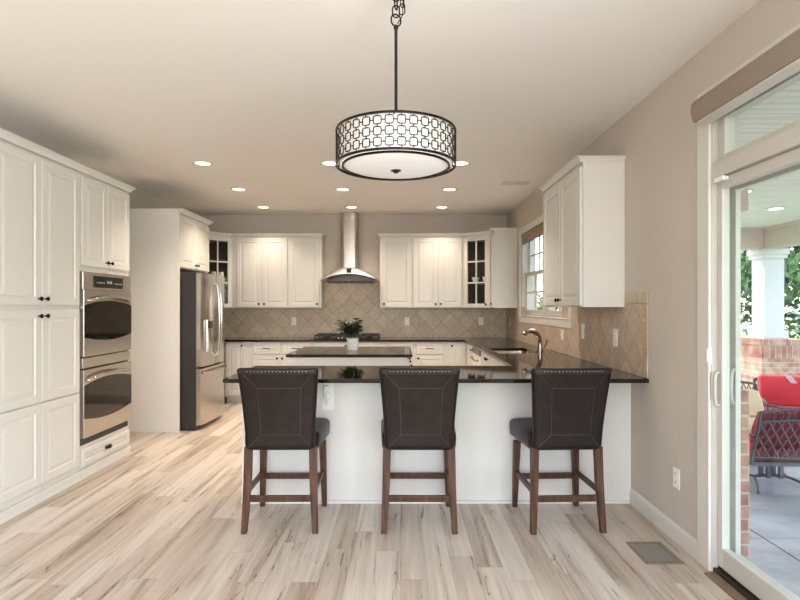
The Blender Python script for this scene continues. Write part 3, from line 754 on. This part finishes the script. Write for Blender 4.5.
# outlets and switches
def outlet(label, loc, rz, kind='outlet', w=.072, h=.116):
    r = thing('power_outlet' if kind == 'outlet' else 'light_switch', label, 'outlet' if kind == 'outlet' else 'switch', loc, rz)
    m = MB(); m.box(-w/2, w/2, -.006, -.001, -h/2, h/2); pl = m.build('cover_plate', M['plastic'], r, bevel=.002)
    if kind == 'outlet':
        for dz in (-.026, .026):
            m = MB(); m.prism(rrect(.016, .015, .006), 0, .002); mm = MB()
            mm.add([(x, -.008+z, y+dz) for x, y, z in m.v], m.f); s = mm.build('socket', M['plastic'], r)
            q = MB(); q.box(-.008, -.005, -.0088, -.0081, dz-.004, dz+.006).box(.005, .008, -.0088, -.0081, dz-.004, dz+.006); q.build('slot', M['slot'], s)
    else:
        m = MB(); m.box(-.016, .016, -.010, -.0061, -.033, .033); m.build('rocker', M['plastic'], r, bevel=.002)
    return r
yb = YB-.009
outlet('white power outlet on the tiled back wall, left of the cooktop', (-1.60, yb, 1.14), 0)
outlet('white power outlet on the tiled back wall, right of the cooktop', (.105, yb, 1.14), 0)
outlet('white power outlet on the tiled back wall, under the glass corner cabinet at right', (1.22, yb, 1.14), 0)
xr = XR-.010
outlet('white power outlet on the tiled right wall, in the far corner before the window', (xr, 7.74, 1.14), RW)
outlet('small white outlet on the tiled right wall, just below the window casing', (xr, 5.25, 1.085), RW, w=.07, h=.10)
outlet('white light switch on the tiled right wall, directly under the large wall cabinet', (xr, 4.66, 1.15), RW, 'switch', h=.13)
outlet('white light switch on the tiled right wall, nearest the worktop end', (xr, 3.955, 1.135), RW, 'switch', h=.13)
outlet('white power outlet low on the bare right wall above the baseboard', (XR, 3.10, .37), RW)
cu = outlet('white outlet with plugged-in charger cord on the peninsula back panel', (-.50, 3.71, .745), 0, w=.085, h=.19)
m = MB(); m.box(-.022, .012, -.045, -.0061, .03, .075); pl = m.build('plug', M['plastic'], cu, bevel=.004)
m = MB(); m.tube([(-.005, -.04, .032), (-.006, -.042, .0), (.006, -.03, -.04), (-.006, -.025, -.062), (-.022, -.03, -.02), (-.026, -.03, .06), (-.018, -.03, .10)], .0035, 6); m.build('cord', M['plastic'], pl, smooth=60)

# floor vent and ceiling vent
fv = thing('floor_vent', 'metal floor register with white louvres set in the plank floor near the sliding door', 'vent', (1.408, 2.955, .0005))
m = MB(); m.box(-.10, .10, -.13, -.105, 0, .006).box(-.10, .10, .105, .13, 0, .006).box(-.10, -.075, -.105, .105, 0, .006).box(.075, .10, -.105, .105, 0, .006); m.build('vent_frame', paint('pewter_metal', S(150, 138, 124), .4, .1, 30, metal=.5), fv)
m = MB()
for k in range(13): y = -.10+k*.0163; m.hexa([(-.074, y, .001), (.074, y, .001), (.074, y+.003, .001), (-.074, y+.003, .001), (-.074, y+.007, .005), (.074, y+.007, .005), (.074, y+.010, .005), (-.074, y+.010, .005)])
m.build('louvres', paint('louvre_metal', S(146, 140, 134), .45, .1, 30, metal=.4), fv)
m = MB(); m.box(-.0745, .0745, -.1045, .1045, 0, .0006); m.build('vent_well', M['gasket'], fv)
cv = thing('ceiling_vent', 'small white air vent in the ceiling near the right wall', 'vent', (1.28, 5.92, ZC-.001))
m = MB(); m.box(-.15, .15, -.08, .08, -.008, 0); m.build('vent_frame', M['trim'], cv, bevel=.003)
m = MB()
for k in range(7): y = -.06+k*.018; m.box(-.13, .13, y, y+.010, -.012, -.0081)
m.build('louvres', M['trim'], cv)

# recessed downlights: three rows of three
GX, GY = (-1.89, -.67, .58), (5.11, 6.25, 7.38)
rows = ('front', 'middle', 'back'); cols = ('left', 'centre', 'right')
r = thing('recessed_light', '', 'ceiling light', (0, 0, ZC-.0005), 0, 'recessed kitchen ceiling lights')
m = MB(); n = 28; ring = []
for rad, z in ((.095, 0), (.095, -.005), (.085, -.009), (.072, -.006), (.072, 0)): ring.append([(rad*math.cos(2*PI*i/n), rad*math.sin(2*PI*i/n), z) for i in range(n)])
m.loft(ring, False, closed=True); m.build('trim_ring', M['trim'], r, smooth=40)
m = MB(); m.lathe([(.071, -.001), (.071, -.004), (.03, -.005), (.005, -.005)], n=24); m.build('lens', M['lens'], r, smooth=60)
ld = bpy.data.lights.new('downlight_beam', 'SPOT'); ld.energy = 58; ld.color = (1, .83, .65); ld.spot_size = math.radians(112); ld.spot_blend = .8; ld.shadow_soft_size = .06
lo = bpy.data.objects.new('downlight_beam', ld); COL.objects.link(lo); lo.parent = r; lo.location = (0, 0, -.02)
dim = ld.copy(); dim.energy = 32
first = True
for j in range(3):
    for i in range(3):
        lb = 'round recessed ceiling light, %s of the %s row%s' % (cols[i], rows[j], ' above the cooktop wall' if j == 2 else ' nearest the pendant' if j == 0 else '')
        if first: r.location = (GX[i], GY[j], ZC-.0005); r['label'] = lb; first = False
        else:
            q = dup(r, (GX[i], GY[j], ZC-.0005), None, lb)
            if j == 2:                              # the row close to the wall cabinets is dimmed
                for ch in q.children_recursive:
                    if ch.type == 'LIGHT': ch.data = dim

# ------------------------------------------------------------------ pendant
pd = thing('pendant_light', 'drum pendant light with dark lattice shade hanging from the ceiling', 'pendant lamp', (-.017, 2.25, 0))
R_, Z0, Z1 = .254, 1.957, 2.104
def hoop(r0, r1, z0, z1, n=64):
    m = MB(); m.loft([[(r*math.cos(2*PI*i/n), r*math.sin(2*PI*i/n), z) for i in range(n)] for r, z in ((r0, z0), (r1, z0), (r1, z1), (r0, z1))], False, closed=True); return m
hoop(R_-.005, R_, Z1-.009, Z1).build('top_rim', M['bronze'], pd, smooth=40)
hoop(R_-.005, R_, Z0, Z0+.009).build('bottom_rim', M['bronze'], pd, smooth=40)
m = MB(); NC = 34; rows_ = 3; ph = (Z1-Z0-.024)/rows_; pw = 2*PI/NC
def cyl_pt(a, z, rr): return (rr*math.cos(a), rr*math.sin(a), z)
def ribbon(pts, wd, closed):
    """pts: (angle,z); flat ribbon of width wd on the drum"""
    k = len(pts); L_, R2 = [], []
    for i in range(k):
        p0 = pts[(i-1) % k] if closed or i > 0 else pts[i]; p1 = pts[(i+1) % k] if closed or i < k-1 else pts[i]
        dx = (p1[0]-p0[0])*R_; dz = p1[1]-p0[1]; l = math.hypot(dx, dz) or 1; nx, nz = -dz/l*wd/2, dx/l*wd/2
        L_.append((pts[i][0]+nx/R_, pts[i][1]+nz)); R2.append((pts[i][0]-nx/R_, pts[i][1]-nz))
    rings = [[cyl_pt(*L_[i], R_-.001), cyl_pt(*L_[i], R_-.004), cyl_pt(*R2[i], R_-.004), cyl_pt(*R2[i], R_-.001)] for i in range(k)]
    m.loft(rings, True, closed=closed)
for c0 in range(NC):
    a = c0*pw
    for r0 in range(rows_):
        z = Z0+.012+ph*(r0+.5)
        hw, hh = .0155/R_, .0155
        sq = rrect(.0155, .0155, .006, 2)
        ribbon([(a+x/R_, z+y) for x, y in sq], .0036, True)
        ribbon([(a+.0155/R_, z), (a+pw-.0155/R_, z)], .0036, False)
        ribbon([(a, z+.0155), (a, z+ph-.0155 if r0 < rows_-1 else Z1-.011)], .0036, False)
        if r0 == 0: ribbon([(a, z-.0155), (a, Z0+.011)], .0036, False)
m.build('lattice', M['bronze'], pd)
m = MB(); n = 64; ri = R_-.018
m.loft([[(r*math.cos(2*PI*i/n), r*math.sin(2*PI*i/n), z) for i in range(n)] for r, z in ((ri, Z0+.004), (ri, Z1-.003), (ri-.003, Z1-.003), (ri-.003, Z0+.004))], False, closed=True)
m.build('drum_shade', M['drum'], pd, smooth=40)
hoop(R_-.034, R_-.0265, Z0-.004, Z0+.004).build('diffuser_ring', M['bronze'], pd, smooth=40)
m = MB(); m.lathe([(R_-.035, Z0+.004), (R_-.05, Z0-.002), (.14, Z0-.010), (.06, Z0-.014), (.004, Z0-.015)], n=48); m.build('diffuser', M['diffuser'], pd, smooth=60)
m = MB(); m.lathe([(.004, -.012), (.010, -.010), (.012, -.004), (.022, -.002), (.022, .0)], (0, 0, Z0-.0155), 16); m.build('finial', M['bronze'], pd, smooth=40)
m = MB()
for k in range(3):
    a = k*2*PI/3+.5; m.tube([(0, 0, Z1-.02), ((R_-.007)*math.cos(a), (R_-.007)*math.sin(a), Z1-.006)], .004, 6)
m.build('spider_bracket', M['bronze'], pd)
m = MB(); m.lathe([(.0065, Z1-.03), (.0065, 2.535), (.010, 2.54), (.010, 2.55), (.004, 2.556)], n=12); m.build('stem', M['bronze'], pd, smooth=40)
m = MB()
def link(c, L, wd, r, ang):
    pts = []
    for k in range(20):
        a = 2*PI*k/20; x = math.cos(a)*wd/2; z = math.sin(a)*wd/2+(L-wd)/2*(1 if math.sin(a) > 0 else -1)
        pts.append((c[0]+x*math.cos(ang), c[1]+x*math.sin(ang), c[2]+z))
    m.tube(pts, r, 6, True)
link((0, 0, 2.575), .050, .042, .0035, 0.3)
z = 2.612; k = 0
while z < 2.715:
    link((0, 0, z), .050, .030, .0032, 1.2 if k % 2 else .1); z += .034; k += 1
z = 2.625; k = 0
while z < 2.70:
    link((.026, .006, z), .046, .024, .0026, .9 if k % 2 else -.3); z += .031; k += 1
m.build('chain', M['bronze'], pd, smooth=60)
m = MB(); m.tube([(.006, .0, 2.56), (.028, .006, 2.60), (.03, .008, 2.66), (.015, .004, 2.71)], .002, 6); m.build('cord', M['bronze'], pd, smooth=60)
m = MB(); m.lathe([(.02, ZC-.034), (.06, ZC-.028), (.065, ZC-.001)], n=24); m.build('ceiling_canopy', M['bronze'], pd, smooth=40)
pl_ = bpy.data.lights.new('pendant_bulb', 'POINT'); pl_.energy = .9; pl_.color = (1, .93, .84); pl_.shadow_soft_size = .05
po = bpy.data.objects.new('pendant_bulb', pl_); COL.objects.link(po); po.parent = pd; po.location = (0, 0, Z1+.05)

# ------------------------------------------------------------------ stools (facing +y)
def make_stool():
    s = thing('counter_stool', '', 'stool', (0, 0, 0), 0, 'brown leather counter stools at the peninsula')
    # backrest
    m = MB(); rings = []; NV = 14
    Zb, Zt = .503, 1.003
    def sec(v, inset=0):
        z = Zb+(Zt-Zb)*v; hw = .207+.035*v**1.4-inset; yc = -.205-.085*v**1.5; th = .031-.004*v-inset*.8
        out = []
        for x, y in rrect(hw, th, min(.022, th*.8), 3):
            out.append((x, yc+y+.012*(x/.22)**2, z))
        # flat sides get extra points for the curve
        return out
    def dense(r):
        o = []
        n = len(r)
        for i in range(n):
            a = Vector(r[i]); b = Vector(r[(i+1) % n]); o.append(tuple(a))
            if (b-a).length > .1:
                for k in range(1, 8):
                    p = a.lerp(b, k/8); yc = 0
                    p.y = a.y+.012*((p.x/.22)**2-(a.x/.22)**2); o.append(tuple(p))
        return o
    rings = [[(x, y, z-.0) for x, y, z in dense(sec(0, .012))]]+[[(x, y, z+.012 if i == 0 else z) for x, y, z in dense(sec(i/NV))] for i in range(NV)]
    top = dense(sec(1)); rings.append([(x, y, z-.014) for x, y, z in top])
    rings.append([(x, y, z-.004) for x, y, z in dense(sec(1, .006))]); rings.append([(x, y, z) for x, y, z in dense(sec(1, .014))])
    bk = m.loft(rings).build('backrest', M['leather'], s, smooth=50)
    def rear(u, v):
        z = Zb+(Zt-Zb)*v; hw = .207+.035*v**1.4; x = u*hw
        return (x, -.205-.085*v**1.5-(.031-.004*v)+.012*(x/.22)**2-.0012, z)
    def seam(p, q, n=10): return [rear(p[0]+(q[0]-p[0])*i/n, p[1]+(q[1]-p[1])*i/n) for i in range(n+1)]
    m = MB(); c0, c1, c2, c3 = (-.52, .19), (.60, .19), (.60, .76), (-.52, .76)
    for a, b in ((c0, c1), (c1, c2), (c2, c3), (c3, c0)): m.tube(seam(a, b), .0012, 5)
    for a, b in ((c0, (-.9, .03)), (c1, (.9, .03)), (c2, (.88, .95)), (c3, (-.88, .95))): m.tube(seam(a, b), .0012, 5)
    m.build('stitching', M['stitch'], bk)
    m = MB()
    for i in range(20):
        if 1 < i < 19: p = rear(-.9+1.8*i/20, .965); m.ball((p[0], p[1], p[2]), .0034, 6, 4)
    m.build('top_stitch_glints', M['glaze'], bk, smooth=60)  # pale beads for the top stitches, piping highlights put into their colour
    m = MB(); m.tube(seam((-.93, .935), (.93, .935), 14), .004, 6); m.tube(seam((.955, .05), (.955, .93), 12), .0035, 6); m.tube(seam((-.955, .05), (-.955, .93), 12), .0035, 6); m.build('piping', M['leather'], bk, smooth=60)
    # seat
    m = MB(); rings = []
    for z, g in ((.492, -.010), (.50, 0), (.55, .004), (.585, .002), (.598, -.010), (.605, -.035), (.607, -.08)):
        rr = []
        for x, y in rrect(.236+g, .225+g, .05+g*.3 if g > -.05 else .04, 4): rr.append((x*(1+.05*(y/.225)), y+.03, z))
        rings.append(rr)
    m.loft(rings); m.build('seat', M['leather'], s, smooth=50)
    m = MB(); m.box(-.18, .18, -.08, .19, .47, .491); m.build('seat_frame', M['stoolwood'], s, bevel=.004)
    # legs
    for sx in (-1, 1):
        m = MB(); rings = []
        for z, x, y, h_ in ((0.0, .214, -.222, .017), (.10, .209, -.212, .019), (.30, .200, -.195, .022), (.515, .196, -.186, .023)):
            rings.append([(sx*x+a, y+b, z) for a, b in ((-h_, -h_), (h_, -h_), (h_, h_), (-h_, h_))])
        m.loft(rings).build('leg', M['stoolwood'], s, bevel=.004)
        m = MB(); rings = []
        for z, x, y, h_ in ((0.0, .212, .216, .016), (.25, .206, .21, .020), (.454, .200, .203, .023)):
            rings.append([(sx*x+a, y+b, z) for a, b in ((-h_, -h_), (h_, -h_), (h_, h_), (-h_, h_))])
        m.loft(rings).build('leg', M['stoolwood'], s, bevel=.004)
        m = MB(); m.box(sx*.203-.011, sx*.203+.011, -.182, .190, .225, .258); m.build('stretcher', M['stoolwood'], s, bevel=.003)
    m = MB(); m.box(-.183, .183, -.211, -.189, .183, .221); m.build('stretcher', M['stoolwood'], s, bevel=.003)
    m = MB(); m.box(-.186, .186, .200, .222, .190, .228); m.build('stretcher', M['stoolwood'], s, bevel=.003)
    return s
st0 = make_stool()
st0.location = (-.727, 3.437, 0); st0.rotation_euler = (0, 0, math.radians(.5)); st0['label'] = 'dark brown leather counter stool, left of three, at the open peninsula end'
dup(st0, (.117, 3.437, 0), math.radians(-.3), 'dark brown leather counter stool, middle of three, in front of the island plant')
dup(st0, (1.005, 3.437, 0), math.radians(2.5), 'dark brown leather counter stool, right of three, nearest the sliding glass door')

# ------------------------------------------------------------------ plant on the island
pt = thing('potted_plant', 'leafy green plant in a white patterned pot on the island', 'plant', (-.488, 5.50, .915))
m = MB(); m.lathe([(.052, 0), (.056, .006), (.060, .118), (.061, .124), (.055, .124), (.053, .02), (.01, .016)], n=28); pot = m.build('pot', M['ceramic'], pt, smooth=35)
m = MB()
for k in range(12):
    a = 2*PI*k/12
    for z in (.035, .075):
        p = (.0585*math.cos(a), .0585*math.sin(a), z+(.02 if k % 2 else 0)); m.ball(p, .005, 6, 4)
m.build('relief_pattern', M['glaze'], pot, smooth=50)
m = MB(); m.lathe([(.052, .100), (.052, .108), (.005, .110)], n=20); m.build('soil', M['soil'], pt)
m = MB(); lf = MB()
def leaf(mb, p, d, L, wd, droop=.3):
    d = Vector(d).normalized(); sd = d.cross(Vector((0, 0, 1)))
    if sd.length < .05: sd = Vector((1, 0, 0))
    sd.normalize(); up = sd.cross(d).normalized(); p = Vector(p); vs = []
    ss = (0, .18, .42, .7, .9, 1.0); ww = (.08, .7, 1.0, .8, .35, .02)
    for s_, w_ in zip(ss, ww):
        c = p+d*L*s_-Vector((0, 0, 1))*droop*L*s_*s_
        vs += [c-sd*w_*wd/2+up*w_*wd*.12, c, c+sd*w_*wd/2+up*w_*wd*.12]
    fs = []
    for i in range(5):
        for j in range(2): fs.append((3*i+j, 3*i+j+1, 3*i+j+4, 3*i+j+3))
    mb.add(vs, fs)
for k in range(13):
    a = k*2.4+random.uniform(-.3, .3); lean = random.uniform(.06, .20); h_ = random.uniform(.15, .27)-lean*.5
    top = Vector((lean*math.cos(a), lean*math.sin(a), .105+h_)); b0 = Vector((.02*math.cos(a), .02*math.sin(a), .105))
    pts = [b0.lerp(top, i/4)+Vector((0, 0, .02*math.sin(PI*i/4))) for i in range(5)]
    m.tube(pts, .0025, 5)
    for i in range(12):
        f = .35+.65*i/11; p = b0.lerp(top, f)+Vector((0, 0, .02*math.sin(PI*f))); b = random.uniform(0, 2*PI)
        leaf(lf, p, (math.cos(b), math.sin(b), random.uniform(-.1, .9)), random.uniform(.06, .09), random.uniform(.055, .075))
m.build('stem', M['leaf'], pt, smooth=60); lf.build('foliage', M['leaf'], pt, smooth=60)

# dishes behind the glass doors
def bowl(name, label, loc, cat, r=.05, h=.055, group=None):
    m = MB(); m.lathe([(r*.4, 0), (r*.5, .004), (r*.9, h*.55), (r, h), (r*.95, h), (r*.82, h*.55), (r*.35, .008), (.004, .007)], n=22)
    return tag(m.build(name, M['ceramic'], smooth=50, loc=loc), label, cat, group)
bowl('bowl', 'round white bowl behind the right glass corner door, left one on the middle shelf', (1.095, 7.73, 1.701), 'bowl', .058, .085)
bowl('bowl', 'round white bowl behind the right glass corner door, right one on the middle shelf', (1.235, 7.63, 1.701), 'bowl', .058, .085)
for k, z in enumerate((2.041, 2.041)):
    pass
gl = MB(); 
def goblet(label, loc):
    m = MB(); m.lathe([(.03, 0), (.028, .004), (.005, .010), (.005, .06), (.022, .075), (.034, .11), (.03, .16), (.028, .16), (.031, .11), (.018, .08), (.003, .076)], n=18)
    return tag(m.build('wine_glass', M['ceramic'], smooth=50, loc=loc), label, 'glass', 'white stemmed cups in the left glass cabinet')
for k, (x, y) in enumerate(((-2.66, 7.62), (-2.58, 7.70), (-2.70, 7.72), (-2.62, 7.79))):
    goblet('pale stemmed cup behind the glass door beside the refrigerator', (x, y, 1.701))

# ------------------------------------------------------------------ outside: porch
PZ = -.12
m = MB()
for x0, x1 in ((XR+T+.013, 2.33), (2.342, 4.2), (4.212, 6.4)):
    for y0, y1 in ((-1.0, 3.42), (3.428, 5.9), (5.908, 8.9)): m.box(x0, x1, y0, y1, PZ-.15, PZ)
struct(m.build('porch_floor', M['concrete'])) 
m = MB(); m.box(XR+T+.013, 6.3, -1.0, 4.9, 2.57, 2.66).box(3.0, 6.3, 4.9, 8.7, 2.57, 2.66); struct(m.build('porch_ceiling', M['boards']))
m = MB()
m.box(3.02, 5.598, 8.20, 8.44, 2.25, 2.569).box(3.02, 5.568, 8.17, 8.20, 2.52, 2.569)
struct(m.build('porch_beam_back', M['soffit']))
m = MB(); m.box(3.02, 3.2, 4.9, 8.19, 2.25, 2.569); struct(m.build('porch_beam_inner', M['soffit']))
m = MB(); m.box(5.60, 5.84, -1.0, 8.44, 2.25, 2.569).box(5.57, 5.60, -1.0, 8.165, 2.52, 2.569); struct(m.build('porch_beam_side', M['soffit']))
m = MB(); m.box(-30, 40, 8.95, 40, -.4, -.3).box(6.45, 40, -20, 8.95, -.4, -.3); struct(m.build('ground', M['grass']))
cl = thing('porch_column', 'white square porch column on a brick pier', 'column', (5.73, 8.31, 0))
m = MB(); m.box(-.15, .15, -.15, .15, .99, 2.10); m.build('shaft', M['column'], cl, bevel=.004)
m = MB(); m.box(-.19, .19, -.19, .19, .872, .99); m.build('column_base', M['column'], cl, bevel=.004)
m = MB(); m.box(-.18, .18, -.18, .18, 2.10, 2.16).box(-.20, .20, -.20, .20, 2.16, 2.248); m.build('capital', M['column'], cl, bevel=.004)
m = MB(); m.box(-.29, .29, -.29, .29, PZ+.001, .78); m.build('brick_pier', M['brick_x'], cl)
m = MB(); m.box(-.295, .295, -.295, .295, .585, .779); m.build('soldier_course', M['soldier'], cl)
m = MB(); m.box(-.32, .32, -.32, .32, .78, .87); m.build('pier_cap', M['soldier'], cl, bevel=.004)
# brick pilaster on the house wall beside the door
m = MB(); m.box(0, .21, 0, .40, PZ+.001, .88); pb = m.build('brick_pilaster', M['brick_x'], loc=(XR+T+.014, 3.06, 0)); tag(pb, 'low brick pilaster against the outside wall next to the sliding door', 'brick pillar')
for i, (x, y, lb) in enumerate(((3.57, 5.56, 'porch ceiling light nearer the sliding door'), (4.60, 6.53, 'porch ceiling light farther out towards the column'))):
    q = thing('porch_light', lb, 'ceiling light', (x, y, 2.569))
    m = MB(); m.lathe([(.10, -.001), (.10, -.006), (.08, -.010)], n=24); m.build('trim_ring', M['trim'], q)
    m = MB(); m.lathe([(.078, -.0105), (.078, -.013), (.01, -.014)], n=24); m.build('lens', M['lens'], q)

def make_patio(cush, label, strap=False, bh=.36):
    """spring rocker, facing +y"""
    s = thing('patio_chair', label, 'patio chair', (0, 0, 0), 0, 'cast metal patio chairs on the porch')
    # base: two posts and two curved feet
    m = MB()
    for sx in (-1, 1):
        m.tube([(sx*.25, -.26, .012), (sx*.2, -.16, .045), (sx*.13, 0, .065), (sx*.2, .16, .045), (sx*.25, .26, .012)], .011, 8)
    m.tube([(-.13, 0, .065), (0, 0, .075), (.13, 0, .065)], .012, 8)
    b = m.build('base_rail', M['cast'], s, smooth=50)
    for x, y in ((-.05, -.05), (.05, -.05), (-.05, .05), (.05, .05)):
        m = MB(); m.box(x-.014, x+.014, y-.014, y+.014, .066, .232); m.build('leg', M['cast'], s)
    m = MB(); m.box(-.31, .31, -.29, -.255, .233, .262).box(-.31, .31, .255, .29, .233, .262).box(-.31, -.275, -.255, .255, .233, .262).box(.275, .31, -.255, .255, .233, .262)
    for k in range(4): m.box(-.275, .275, -.19+k*.12, -.16+k*.12, .24, .256)
    m.build('seat_frame', M['cast'], s)
    # lattice back
    def bp(u, v): return (u*.31*(1-.03*v), -.285-.10*v-.012*(1-u*u), .30+v*(.37+.03*(1-u*u)))
    m = MB()
    fr_ = [bp(-1, v/6) for v in range(7)]+[bp(-1+2*k/12, 1) for k in range(1, 12)]+[bp(1, 1-v/6) for v in range(7)]
    m.tube([(-.31, -.285, .25)]+fr_+[(.31, -.285, .25)], .014, 8)
    m.tube([bp(-1+2*k/12, 0) for k in range(13)], .012, 8); m.tube([bp(-1+2*k/12, .78) for k in range(13)], .010, 8)
    m.build('back_frame', M['cast'], s, smooth=50)
    m = MB(); NN = 9
    for k in range(-4, NN+1):
        u0 = -1+2*k/NN
        for sg in (1, -1):
            pts = []
            for i in range(9):
                v = .78*i/8; u = u0+sg*(.62*i/8); u = u if sg > 0 else u+.62
                if -1 <= u <= 1: pts.append(bp(u, v))
            if len(pts) > 1: m.tube(pts, .010, 5)
    for k in range(12):
        u = -1+2*(k+.5)/12
        m.tube([bp(u-.08, .79), bp(u, .98), bp(u+.08, .79)], .008, 5)
    m.build('back_lattice', M['cast'], s)
    for sx in (-1, 1):
        m = MB(); m.tube([(sx*.315, -.33, .47), (sx*.335, -.1, .49), (sx*.335, .18, .48), (sx*.325, .27, .42), (sx*.315, .275, .25)], .013, 8); m.build('armrest', M['cast'], s, smooth=50)
    m = MB(); rings = [[(x, y-.0, z) for x, y in rrect(.29+g, .27+g, .06)] for z, g in ((.265, -.03), (.28, 0), (.35, 0), (.37, -.03))]
    m.loft(rings); m.build('seat_cushion', cush, s, smooth=50)
    m = MB(); rings = []
    for v, g in ((0, -.02), (.06, 0), (.5, .01), (.94, 0), (1, -.03)):
        y = -.205-.12*v; z = .375+bh*v
        rings.append([(x, y+yy, z) for x, yy in rrect(.27+g, .05+g*.8, .028)])
    m.loft(rings); bc = m.build('back_cushion', cush, s, smooth=50)
    if strap:
        m = MB(); m.hexa([(-.10, -.263, .66), (-.05, -.263, .64), (.01, -.268, .73), (-.04, -.268, .75), (-.10, -.245, .66), (-.05, -.245, .64), (.01, -.25, .73), (-.04, -.25, .75)]); m.build('cushion_strap', M['greycloth'], bc)
    return s
pc = make_patio(M['redcloth'], 'dark metal patio chair seen from behind, lattice back over red cushions', bh=.30)
pc.location = (3.10, 4.46, PZ+.001); pc.rotation_euler = (0, 0, math.radians(-4))
pc2 = make_patio(M['redcloth'], 'metal patio chair with plump red back cushion, facing the house behind the nearest chair', True)
pc2.location = (4.44, 6.0, PZ+.001); pc2.rotation_euler = (0, 0, math.radians(160)); pc2.scale = (1, 1, .9)
pc3 = make_patio(M['tancloth'], 'patio chair with arched lattice back and tan cushion beyond the brick pilaster', bh=.25)
pc3.location = (3.40, 5.22, PZ+.001); pc3.rotation_euler = (0, 0, math.radians(176))

# trees
def tree(label, loc, h, r, mat, seed, n=1500, name='tree', ls=.24):
    rnd = random.Random(seed)
    s = thing(name, label, 'tree', loc, 0, 'trees beyond the porch')
    m = MB(); m.tube([(0, 0, 0), (.05, .03, h*.3), (-.03, .05, h*.6), (0, 0, h*.9)], [.16, .13, .09, .03], 9); m.build('trunk', M['bark'], s, smooth=60)
    blobs = [(rnd.uniform(-.6, .6)*r, rnd.uniform(-.6, .6)*r, h*rnd.uniform(.12, .92), r*rnd.uniform(.35, .6)) for _ in range(26)]
    lf = MB()
    for i in range(n):
        bx_, by_, bz_, br = rnd.choice(blobs)
        d = Vector((rnd.gauss(0, 1), rnd.gauss(0, 1), rnd.gauss(0, 1))).normalized()
        p = Vector((bx_, by_, bz_))+d*br*rnd.uniform(.75, 1.0)
        if p.z < .1: continue
        t1 = Vector((rnd.gauss(0, 1), rnd.gauss(0, 1), rnd.gauss(0, 1))).normalized(); t2 = t1.cross(d+Vector((.01, 0, .02))).normalized()
        L = ls*rnd.uniform(.7, 1.3)
        lf.add([p-t1*L/2, p+t2*L*.3, p+t1*L/2, p-t2*L*.3], [(0, 1, 2, 3)])
    lf.build('crown', mat, s)
tree('tall leafy green tree left of the porch column', (7.4, 13.9, -.3), 6.5, 1.9, M['leaf_a'], 1, 5200)
tree('bluish green tree just behind the porch column', (11.6, 17.0, -.3), 6.0, 2.2, M['leaf_b'], 2, 5200)
tree('bright green leafy tree right of the porch column', (11.0, 11.9, -.3), 5.5, 2.0, M['leaf_a'], 3, 5200)
tree('leafy green tree far right beyond the porch', (17.0, 12.5, -.3), 6.0, 2.3, M['leaf_a'], 4, 4000)
tree('low bluish green bush seen through the kitchen window', (6.8, 27.0, -.3), 1.9, 1.9, M['leaf_a'], 5, 2500, 'bush')
